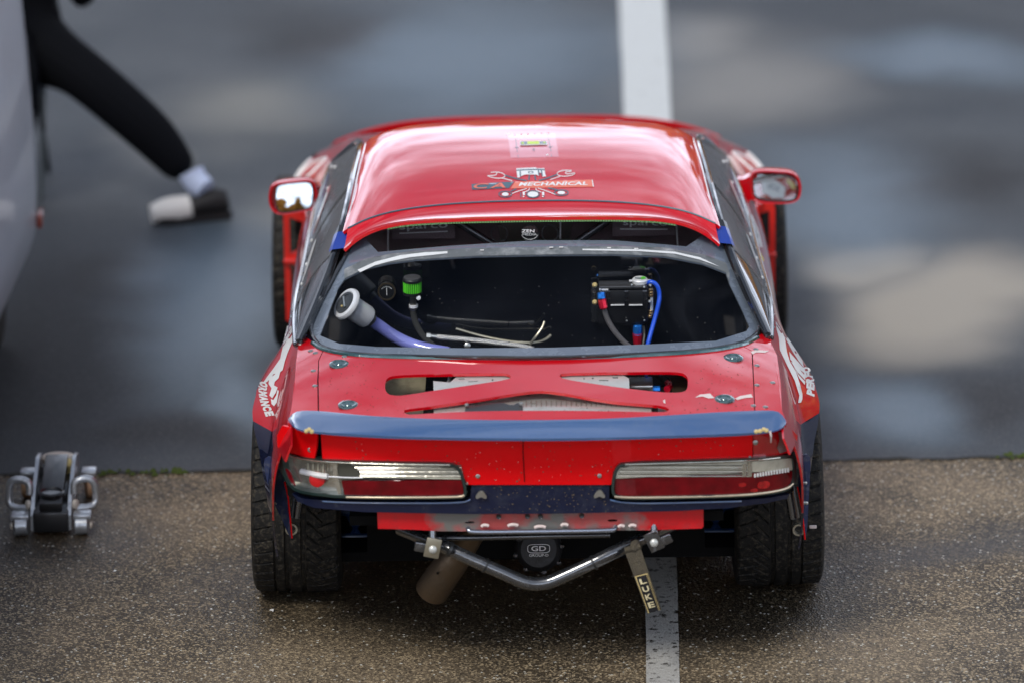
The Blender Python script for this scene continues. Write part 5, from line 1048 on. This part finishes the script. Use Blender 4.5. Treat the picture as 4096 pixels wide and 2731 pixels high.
# wheels -----------------------------------------------------------------
def tyre_mesh(Rr, Wd, fine):
    na, nw = (720, 96) if fine else (240, 40)
    a = np.linspace(0, 2*math.pi, na, endpoint=False); t = np.linspace(-1, 1, nw+1); A_, T_ = np.meshgrid(a, t)
    crown = -.006*T_**2; d = np.zeros_like(A_); x = T_*Wd/2; sh = np.clip((np.abs(T_)-.90)/.10, 0, 1); rad = Rr+crown-.020*sh**2.2
    def groove(c, w_): return (np.abs(T_-c) < w_)
    g = groove(.20, .052) | groove(-.17, .055) | groove(.485, .016)
    lat = (T_ > .50) & (((A_*Rr/.0445)-(T_-.5)*.75) % 1 < .13) & (T_ < .97)        # outer shoulder cuts
    p_ = (A_*Rr/.0445) % 1
    zig = (T_ < -.52) & (T_ > -.97) & (((A_*Rr/.0445)-(T_+.52)*1.1) % 1 < .13)      # inner shoulder cuts
    zig |= (T_ < -.26) & (T_ > -.62) & (((A_*Rr/.0445)+(T_+.26)*2.9+.35) % 1 < .15)     # slanted cuts of the inner ribs
    dep = np.where(g, .0075, 0)+np.where(lat | zig, .0055, 0); dep = np.minimum(dep, .0075)*(1-sh*.6)
    rad = rad-dep
    V = [tuple(v) for v in np.column_stack([x.ravel(), (rad*np.sin(A_)).ravel(), (rad*np.cos(A_)).ravel()])]
    F = [(j*na+i, j*na+(i+1) % na, (j+1)*na+(i+1) % na, (j+1)*na+i) for j in range(nw) for i in range(na)]
    for s_, j in ((-1, 0), (1, nw)):
        prev = j*na
        for xx, rr in ((1.015, Rr-.034), (1.03, Rr-.055), (.99, Rr-.078), (.93, Rr-.092), (.90, Rr-.098)):
            b = len(V); V += [(s_*xx*Wd/2, rr*math.sin(q), rr*math.cos(q)) for q in a]; F += [(prev+i, prev+(i+1) % na, b+(i+1) % na, b+i) for i in range(na)]; prev = b
    me = bpy.data.meshes.new('tyre'); me.from_pydata(V, [], F); bm = bmesh.new(); bm.from_mesh(me); bmesh.ops.recalc_face_normals(bm, faces=bm.faces); bm.to_mesh(me); bm.free()
    me.polygons.foreach_set('use_smooth', [True]*len(me.polygons)); me.set_sharp_from_angle(angle=R(32)); me.materials.append(m_rub); return me
def rim_mesh(Wd):
    mb = MB(); mb.lathe((-Wd*.45, 0, 0), (1, 0, 0), [(0, .222), (Wd*.03, .205), (Wd*.10, .195), (Wd*.8, .195), (Wd*.88, .21), (Wd*.9, .222), (Wd*.91, .215), (Wd*.82, .19), (Wd*.7, .185), (Wd*.1, .185), (0, .20)], 48, True)
    for k in range(10):
        a = 2*math.pi*k/10; u = np.array([0, math.sin(a), math.cos(a)]); mb.tube([np.array([Wd*.30, 0, 0])+u*.04, np.array([Wd*.34, 0, 0])+u*.12, np.array([Wd*.40, 0, 0])+u*.2], [.018, .014, .016], 6, 0)
    mb.lathe((Wd*.2, 0, 0), (1, 0, 0), [(-.05, .07), (.02, .07), (.04, .05), (.045, .03), (.045, .001)], 24)
    mb.lathe((-Wd*.1, 0, 0), (1, 0, 0), [(0, .14), (.02, .14)], 32)
    o = mb.build('rim', mat('gunmetal_rim', (.05, .05, .055), .3, .8)); me = o.data; bpy.data.objects.remove(o); return me
tm_r = tyre_mesh(.312, .272, True); tm_f = tyre_mesh(.305, .235, False); rm_ = rim_mesh(.25)
for y, xo, tm in ((0, .748, tm_r), (2.475, .785, tm_f)):
    for sg in (1, -1):
        wo = bpy.data.objects.new('wheel', tm if False else None); link(wo, car); wo.location = (sg*xo+(.006 if y == 0 else 0), y, .31 if y == 0 else .305); wo.scale = (1, 1, 1)
        wo.rotation_euler = (0, 0, 0 if sg > 0 else math.pi)
        wo.rotation_euler[1] = R(-1.2)*1
        for nm, me in (('tyre', tm), ('rim', rm_)):
            o = bpy.data.objects.new(nm, me); link(o, wo)
            if nm == 'tyre' and sg < 0: o.rotation_euler = (0, 0, 0)

# ================================================================ van, person, jack
m_van = mat('van_white', (.44, .48, .52), .35, coat=.5, dirt=.15, ds=3, dcol=(.35, .3, .22), bump=.02, bs=6)
van = thing('parked_van', 'white van cropped by the left edge, only its lower flank corner showing', 'van', (-2.68, 0, 0))
def van_sec(y):
    f = np.clip((3.02-y)/.25, 0, 1)**.5
    return [(-1.765-.20*(1-f)-.010*(3.0-y)*.6, z, k) for z, k in ((.30, 0),)]
V = []; F = []; zz = [.27, .29, .34, .46, .62, .80, 1.0, 1.25, 1.5, 1.75, 1.86, 1.92]; xo = [.06, .02, .004, 0, -.002, .004, .012, .03, .055, .10, .20, .45]
ys = [3.03, 3.02, 2.98, 2.88, 2.7, 2.2, 1.7, 1.2, .6, 0, -.6, -1.2, -1.55, -1.6]; ye = [.42, .16, .06, .015, 0, 0, 0, 0, 0, 0, 0, 0, .05, .12]
for y, e in zip(ys, ye):
    ed = -1.755-.055*(3.0-y)-e
    row = [(ed-o_, y, z) for z, o_ in zip(zz, xo)]; row += [(2*-2.75-x, y, z) for x, y, z in row[::-1]]
    V += row
n = len(zz)*2
for i in range(len(ys)-1): F += [(i*n+k, i*n+(k+1) % n, (i+1)*n+(k+1) % n, (i+1)*n+k) for k in range(n)]
for b_ in (0, (len(ys)-1)*n): F += [(b_+k, b_+k+1, b_+n-2-k, b_+n-1-k) for k in range(n//2-1)]
vb = mk('body', V, F, m_van, van)
MB().box((-1.80-.055, 1.9, .62), (.012, 2.1, .035), [(1, .055, 0), (-.055, 1, 0), (0, 0, 1)], .004).build('rubbing_strip', mat('grey_strip', (.25, .27, .28), .5), van)
MB().box((-1.765, 2.86, .36), (.02, .10, .05), None, .006).build('side_marker', mat('marker_red', (.35, .06, .03), .3, coat=1), van)
flank = lambda y, z, o=0: (-1.755-.055*(3.0-y)-float(np.interp(z, zz, xo))+o, y, z)
for y0_, y1_ in ((-1.1, -.25), (-.15, .75)):
    v, f = tri2d(chaikin([(y0_, 1.08), (y1_, 1.08), (y1_, 1.52), (y0_, 1.52)], 2), [], .15); V, F2_ = shell(np.array([flank(a, b, .006) for a, b in v]), f, .01, (9, 0, 1)); mk('side_window', V, F2_, m_gloss, van)
mb = MB()
for y_ in (-.20, .95): mb.tube([flank(y_, z_, .002) for z_ in (.32, .6, 1.0, 1.4, 1.7)], .003, 5, 0)
mb.build('panel_gap', m_black, van)
MB().box(flank(.82, .92, .02), (.02, .14, .03), None, .006).build('door_handle', m_black, van)
v, f = tri2d(chaikin([(-3.45, 1.1), (-2.25, 1.1), (-2.2, 1.15), (-2.25, 1.55), (-2.3, 1.6), (-3.4, 1.6), (-3.5, 1.55), (-3.5, 1.15)], 1), [], .2); V, F2_ = shell(np.array([(a, -1.615, b) for a, b in v]), f, .012, (0, -9, 0)); mk('rear_window', V, F2_, m_gloss, van)
for x_ in (-3.62, -2.08): MB().box((x_, -1.60, .86), (.13, .05, .34), None, .015).build('rear_light', m_redv, van)
MB().box((-2.85, -1.62, .36), (1.7, .10, .16), None, .03).build('rear_bumper', m_black, van)
for y in (2.45, -.9):
    for x in (-1.98, -3.5): 
        w_ = MB(); w_.lathe((x, y, .32), (1, 0, 0), [(-.1, .20), (-.1, .29), (-.08, .315), (.08, .315), (.1, .29), (.1, .20), (.07, .19), (.06, .05)], 36); wh_ = w_.build('wheel', m_rub, van); MB().lathe((x, y, .32), (1, 0, 0), [(-.085, .195), (-.07, .17), (-.075, .06), (-.06, .03), (.06, .03), (.075, .06), (.07, .17), (.085, .195)], 30).build('hub', m_alud, wh_)
MB().box((-2.7, .8, .26), (1.6, 4.2, .12)).build('underbody', m_und, van)

# person ------------------------------------------------------------------
m_jk = mat('black_clothing', (.003, .0035, .005), .9, bump=.2, bs=30, spec=.1); m_skin = mat('skin', (.55, .32, .24), .5)
sh = atZ(690, 880, .04); per = thing('person', 'person in black trousers and white trainers sitting with one leg stretched out beside the van', 'person', (-1.95, 4.35, 0))
def skin(name, pts, edges, rad, m_, parent, lv=2):
    me = bpy.data.meshes.new(name); org = root_org(parent); me.from_pydata([tuple(np.array(p)-org) for p in pts], edges, []); o = link(bpy.data.objects.new(name, me), parent)
    o.modifiers.new('s', 'SKIN'); me.skin_vertices[0].data[0].use_root = True
    for i, r_ in enumerate(rad): me.skin_vertices[0].data[i].radius = (r_, r_) if np.isscalar(r_) else r_
    s = o.modifiers.new('d', 'SUBSURF'); s.levels = s.render_levels = lv; me.materials.append(m_); 
    return o
hip = np.array([-1.93, 4.45, .56]); foot = np.array([-1.25, 4.04, .10]); f2 = np.array([-1.99, 4.22, .09])
kneeL = np.array([-1.70, 4.26, .52]); kneeR = np.array([-1.95, 4.16, .54])
pts = [hip, hip+[.09, -.06, 0], kneeL, (kneeL*.45+foot*.55)+[0.02, 0, .02], foot+[-.05, .02, .06], hip+[-.08, -.06, 0], kneeR, (kneeR+f2)/2+[0, .02, 0], f2+[0, .02, .06], hip+[-.01, .04, .14], hip+[-.02, .07, .30], hip+[-.02, .07, .46], hip+[.17, .05, .45], hip+[-.21, .05, .45], hip+[.24, -.05, .20], hip+[-.27, -.05, .20], hip+[.16, -.24, .40], hip+[-.13, -.26, .40], hip+[-.02, .05, .55]]
ed = [(0, 1), (1, 2), (2, 3), (3, 4), (0, 5), (5, 6), (6, 7), (7, 8), (0, 9), (9, 10), (10, 11), (11, 12), (11, 13), (12, 14), (13, 15), (14, 16), (15, 17), (11, 18)]
rad = [.15, .135, .105, .098, .062, .13, .105, .095, .062, .13, .15, .12, .065, .065, .048, .048, .034, .034, .055]
body = skin('body', pts, ed, rad, m_jk, per)
head = MB(); hc = hip+np.array([-.01, .0, .70]); 
V = []; F = []; nu, nv = 24, 18
for j in range(nv+1):
    ph = math.pi*j/nv; 
    for i in range(nu):
        t = 2*math.pi*i/nu; x, y, z = math.sin(ph)*math.cos(t), math.sin(ph)*math.sin(t), math.cos(ph)
        jaw = 1-.25*max(0, -z); nose = .022*math.exp(-((x/.18)**2+((z+.12)/.2)**2)) if y < 0 else 0
        V.append(hc+np.array([x*.075*jaw, y*.095*jaw-nose, z*.118]))
F = [(j*nu+i, j*nu+(i+1) % nu, (j+1)*nu+(i+1) % nu, (j+1)*nu+i) for j in range(nv) for i in range(nu)]
hd = mk('head', V, F, m_skin, per, 60)
V2 = [hc+(np.array(v)-hc)*1.07+np.array([0, .012, .012]) for v in V if True]; F2 = [f for f in F if all((V2[i][2]-hc[2]) > .012 or (V2[i][1]-hc[1]) > .03 for i in f)]
mk('hair', V2, F2, mat('dark_hair', (.02, .014, .01), .7, bump=.6, bs=90), hd, 60)
for wr_, dr_ in ((hip+[.16, -.24, .40], [-.3, -.6, .8]), (hip+[-.13, -.26, .40], [.3, -.6, .8])):
    d_ = np.array(dr_, float); d_ /= np.linalg.norm(d_); sx_ = np.array([1., 0, 0]); P = [wr_, wr_+d_*.05]; E_ = [(0, 1)]; rd = [.028, (.036, .018)]
    hnd = MB()
    hnd.tube([wr_, wr_+d_*.03, wr_+d_*.08], [.024, .032, .028], 10, 1)
    for k, ln in enumerate((.055, .065, .062, .048)): b_ = wr_+d_*.075+sx_*(-.024+.016*k); hnd.tube([b_, b_+d_*ln*.6+np.array([0, 0, -.006]), b_+d_*ln+np.array([0, .0, -.028])], [.009, .008, .006], 8, 1)
    b_ = wr_+d_*.03-sx_*.024; hnd.tube([b_, b_-sx_*.02+d_*.025, b_-sx_*.022+d_*.055], [.011, .009, .007], 8, 1)
    hnd.build('hand', m_skin, per)
def shoe(c, dirx, m_up, m_so, nm):
    d_ = np.array([dirx[0], dirx[1], 0.]); d_ /= np.linalg.norm(d_); s_ = np.array([-d_[1], d_[0], 0])
    def ringp(t, w_, h0, h1): return [c+d_*t+s_*w_*math.cos(a)+np.array([0, 0, (h0+h1)/2+(h1-h0)/2*math.sin(a)-c[2]]) for a in np.linspace(0, 2*math.pi, 17)[:-1]]
    V = []; secs = [(-.085, .02, .03, .06), (-.075, .036, .02, .11), (-.03, .040, .02, .12), (.03, .040, .02, .105), (.09, .044, .02, .075), (.15, .045, .02, .062), (.19, .036, .022, .05), (.205, .015, .028, .04)]
    for q in secs: V += ringp(*q)
    F = [(k*16+i, k*16+(i+1) % 16, (k+1)*16+(i+1) % 16, (k+1)*16+i) for k in range(len(secs)-1) for i in range(16)]+[tuple(range(16)), tuple((len(secs)-1)*16+i for i in range(16))]
    so_ = mk('shoe', V, F, m_up, per, 60)
    ol = [(-.09, .030), (-.06, .042), (0, .043), (.08, .048), (.15, .050), (.19, .042), (.213, .02)]; P = [c+d_*t+s_*w_ for t, w_ in ol]+[c+d_*t-s_*w_ for t, w_ in ol[::-1]]
    m = len(P); V = [np.array([p[0], p[1], .002]) for p in P]+[np.array([p[0], p[1], .03]) for p in P]; F = [(i, (i+1) % m, m+(i+1) % m, m+i) for i in range(m)]+[tuple(range(m)), tuple(m+i for i in range(m))]
    mk('sole', V, F, m_so, so_, 30)
m_shoe = mat('white_trainer', (.82, .78, .72), .5); m_sock = mat('pale_blue_sock', (.55, .62, .80), .8); m_dks = mat('dark_trainer', (.014, .012, .012), .6)
shoe(np.array([-1.225, 4.02, .05]), (-1, -.28), m_dks, m_dks, 'a'); shoe(np.array([-1.99, 4.13, .05]), (.1, -1), m_dks, m_dks, 'c')
MB().tube([(-1.29, 4.00, .050), (-1.37, 3.98, .045), (-1.435, 3.963, .038)], [.050, .055, .036], 16, 1).build('toe_cap', m_shoe, per)
MB().tube([foot+[-.035, .01, .08], foot+[-.02, 0, .05], foot+[.02, -.03, .02]], [.050, .048, .044], 14, 1).build('sock', m_sock, per)
# folding stool the person sits on
STX = -2.02; stl = thing('folding_stool', 'grey folding stool under the seated person behind the van', 'stool', (-1.95, 4.45, 0))
MB().box((STX, 4.47, .44), (.34, .36, .025), None, .008).build('seat', mat('stool_cloth', (.06, .07, .08), .8), stl)
for sx in (-1, 1):
    for a, b in ((-1, 1), (1, -1)): MB().tube([(STX+sx*.14, 4.47+a*.17, .435), (STX+sx*.14, 4.47+b*.19, .012)], .012, 10, 0).build('leg', mat('stool_tube', (.09, .10, .10), .35, .8), stl)

# trolley jack --------------------------------------------------------------
jk = thing('trolley_jack', 'low silver and black trolley jack with side carry handles standing left of the car', 'trolley jack', (-1.565, .75, 0))
J = lambda x, y, z: np.array([-1.565+x*1.06, .50+y*.70, z])
m_js = mat('jack_alloy', (.52, .54, .56), .3, .7, dirt=.6, ds=36, dcol=(.12, .11, .10)); m_jb = mat('jack_black', (.010, .010, .011), .4, coat=.3); m_jc = mat('tan_caster', (.50, .30, .17), .5); m_jd = mat('cream_pad', (.60, .53, .44), .6)
for s_ in (-1, 1):
    v, f = tri2d([(-.02, .02), (.10, .02), (.50, .05), (.56, .09), (.54, .15), (.40, .17), (.10, .12), (-.02, .07)], [chaikin([(.15, .06), (.38, .07), (.38, .12), (.15, .09)], 1)], .04)
    V, F = shell(np.array([J(s_*.062, a, b) for a, b in v]), f, .012, J(s_*9, 0, 0)); sp_ = mk('side_plate', V, F, m_js, jk)
    MB().tube([J(s_*.068, .10, .115), J(s_*.068, .11, .16), J(s_*.13, .12, .165), J(s_*.135, .12, .09), J(s_*.125, .10, .068), J(s_*.075, .08, .07)], .0125, 12, 2).build('carry_handle', m_js, jk)
    MB().lathe(J(s_*.068, .075, .085), (s_, -.4, 0), [(0, .017), (.010, .016), (.014, .008)], 14).build('pivot_bolt', m_jd, jk)
    MB().lathe(J(s_*.075, .0, .032), (s_, 0, 0), [(-.004, .012), (-.004, .026), (0, .031), (.036, .031), (.04, .026), (.04, .012)], 24).build('front_wheel', m_js, jk)
    MB().lathe(J(s_*.118, .0, .032), (s_, 0, 0), [(0, .013), (.006, .012), (.009, .006)], 12).build('hub', m_jd, jk)
    MB().box(J(s_*.095, .02, .062), (.06, .06, .02), None, .006).build('axle_block', m_js, jk)
    MB().lathe(J(s_*.095, .52, .040), (s_, .2, 0), [(-.016, .014), (-.016, .034), (-.012, .040), (.014, .040), (.018, .034), (.018, .014)], 24).build('rear_caster', m_jc, jk)
    MB().box(J(s_*.095, .50, .092), (.05, .055, .022), None, .006).build('caster_fork', m_js, jk)
mb = MB(); mb.box(J(0, .12, .05), (.115, .22, .07), None, .008); mb.box(J(0, .35, .08), (.10, .30, .06), None, .01); mb.build('chassis', m_jb, jk)
mb = MB(); mb.tube([J(-.05, .03, .075), J(.05, .03, .075)], .010, 12, 0); mb.build('front_axle', m_jd, jk)
mb = MB(); mb.box(J(0, .22, .125), (.075, .34, .03), [(1, 0, 0), (0, math.cos(.16), math.sin(.16)), (0, -math.sin(.16), math.cos(.16))], .006); mb.build('lift_arm', m_jb, jk)
MB().lathe(J(0, .07, .118), (0, 0, 1), [(-.02, .018), (0, .02), (.002, .040), (.012, .042), (.016, .036), (.010, .032)], 28).build('saddle', m_jb, jk)
for s_ in (-1, 1): MB().lathe(J(s_*.018, -.001, .048), (0, -1, .3), [(0, .011), (.006, .010), (.009, .004)], 14).build('bolt', m_jd, jk)
MB().lathe(J(0, .52, .12), (0, .1, 1), [(-.03, .03), (.0, .03), (.002, .052), (.018, .056), (.026, .050), (.03, .03)], 28).build('pump_cap', m_jd, jk)
MB().lathe(J(.03, .44, .10), (0, -.4, 1), [(0, .022), (.05, .022), (.055, .016)], 18).build('handle_socket', m_gold, jk)

# little stones and a white fleck on the tarmac
for i, (px, py, s_) in enumerate(((1088, 2442, .007), (460, 2285, .006), (845, 2435, .004))):
    p = atZ(px, py, .002); V = [p+np.array([random.uniform(-s_, s_), random.uniform(-s_, s_), random.uniform(0, s_)]) for _ in range(9)]
    bm = bmesh.new(); [bm.verts.new(v-p) for v in V]; bmesh.ops.convex_hull(bm, input=bm.verts); me = bpy.data.meshes.new('stone_chip'); bm.to_mesh(me); bm.free(); me.materials.append(m_white)
    o = link(bpy.data.objects.new('stone_chip', me)); o.location = p; o['category'] = 'stone'; o['group'] = 'pale stone chips on the tarmac'
    o['label'] = ('white stone chip on the tarmac just in front of the left rear tyre', 'pale stone chip on brown tarmac just in front of the trolley jack', 'tiny pale stone chip between the jack and the left rear tyre')[i]

# autumn tree belt round the circuit, far outside the frame; the paint and mirrors reflect it
V = []; F = []
ico = [(0, 0, 1), (.89, 0, .45), (.28, .85, .45), (-.72, .53, .45), (-.72, -.53, .45), (.28, -.85, .45), (.72, .53, -.45), (-.28, .85, -.45), (-.89, 0, -.45), (-.28, -.85, -.45), (.72, -.53, -.45), (0, 0, -1)]
icf = [(0, 1, 2), (0, 2, 3), (0, 3, 4), (0, 4, 5), (0, 5, 1), (1, 6, 2), (2, 7, 3), (3, 8, 4), (4, 9, 5), (5, 10, 1), (6, 7, 2), (7, 8, 3), (8, 9, 4), (9, 10, 5), (10, 6, 1), (11, 7, 6), (11, 8, 7), (11, 9, 8), (11, 10, 9), (11, 6, 10)]
for i in range(9000):
    a = random.uniform(0, 2*math.pi); r_ = random.uniform(70, 86); top = 13+3.2*math.sin(a*9)+2.2*math.sin(a*23+1)+1.5*math.sin(a*57); z = random.uniform(0, 1)*top; q = random.uniform(.6, 1.7); b = len(V)
    V += [(math.sin(a)*r_+x*q*random.uniform(.7, 1.3), math.cos(a)*r_+y*q*random.uniform(.7, 1.3), z+zz_*q*random.uniform(.7, 1.3)) for x, y, zz_ in ico]; F += [tuple(b+k for k in f) for f in icf]
o = mk('far_treeline', V, F, mat('autumn_foliage', (.38, .17, .025), .9, var=.8, vs=.12), None, 0, recalc=False); o['kind'] = 'stuff'

def specks(name, n, box, F, m_, par, s0, s1, off=.0012, **kw):
    P = np.array([(random.uniform(box[0], box[2]), random.uniform(box[1], box[3])) for _ in range(n)]); X = hit(P, F, **kw); mb = MB()
    for p in X:
        r_ = random.uniform(s0, s1); c = p+(CAM-p)/np.linalg.norm(CAM-p)*off; k = random.choice((5, 6, 7)); a0 = random.uniform(0, 6)
        mb.add([c+(_r*math.cos(a0+6.283*i/k)*random.uniform(.5, 1.3)+_u*math.sin(a0+6.283*i/k)*random.uniform(.4, 1.))*r_ for i in range(k)], [tuple(range(k))])
    o = mb.build(name, m_, par, 0); o['kind'] = 'stuff'; return o
m_mud = mat('dried_mud', (.10, .075, .05), .9); m_dust = mat('pale_dust', (.45, .42, .38), .9)
specks('mud_spots', 150, (1300, 1760, 3000, 1925), F_t(0), m_mud, tail, .0008, .0028)
specks('stone_chips', 60, (1300, 1770, 3000, 1925), F_t(0), m_dust, tail, .0006, .0018)
specks('water_spots', 90, (1310, 1600, 2990, 1660), F_p, m_mud, hp, .0008, .0022)
specks('water_spots', 60, (1310, 1440, 1520, 1640), F_p, m_mud, hp, .0008, .002); specks('water_spots', 60, (2770, 1430, 2990, 1640), F_p, m_mud, hp, .0008, .002)
specks('dust', 70, (1420, 1120, 2900, 1380), F_y(.115), m_dust, bh, .0005, .0014)
specks('mud_spots', 90, (1300, 1945, 3050, 2045), F_t(.0), mat('dull_dust', (.14, .13, .12), .9), st, .0005, .0014)
specks('mud_spots', 90, (1900, 1940, 2430, 2045), F_t(.003), m_mud, st, .001, .003)
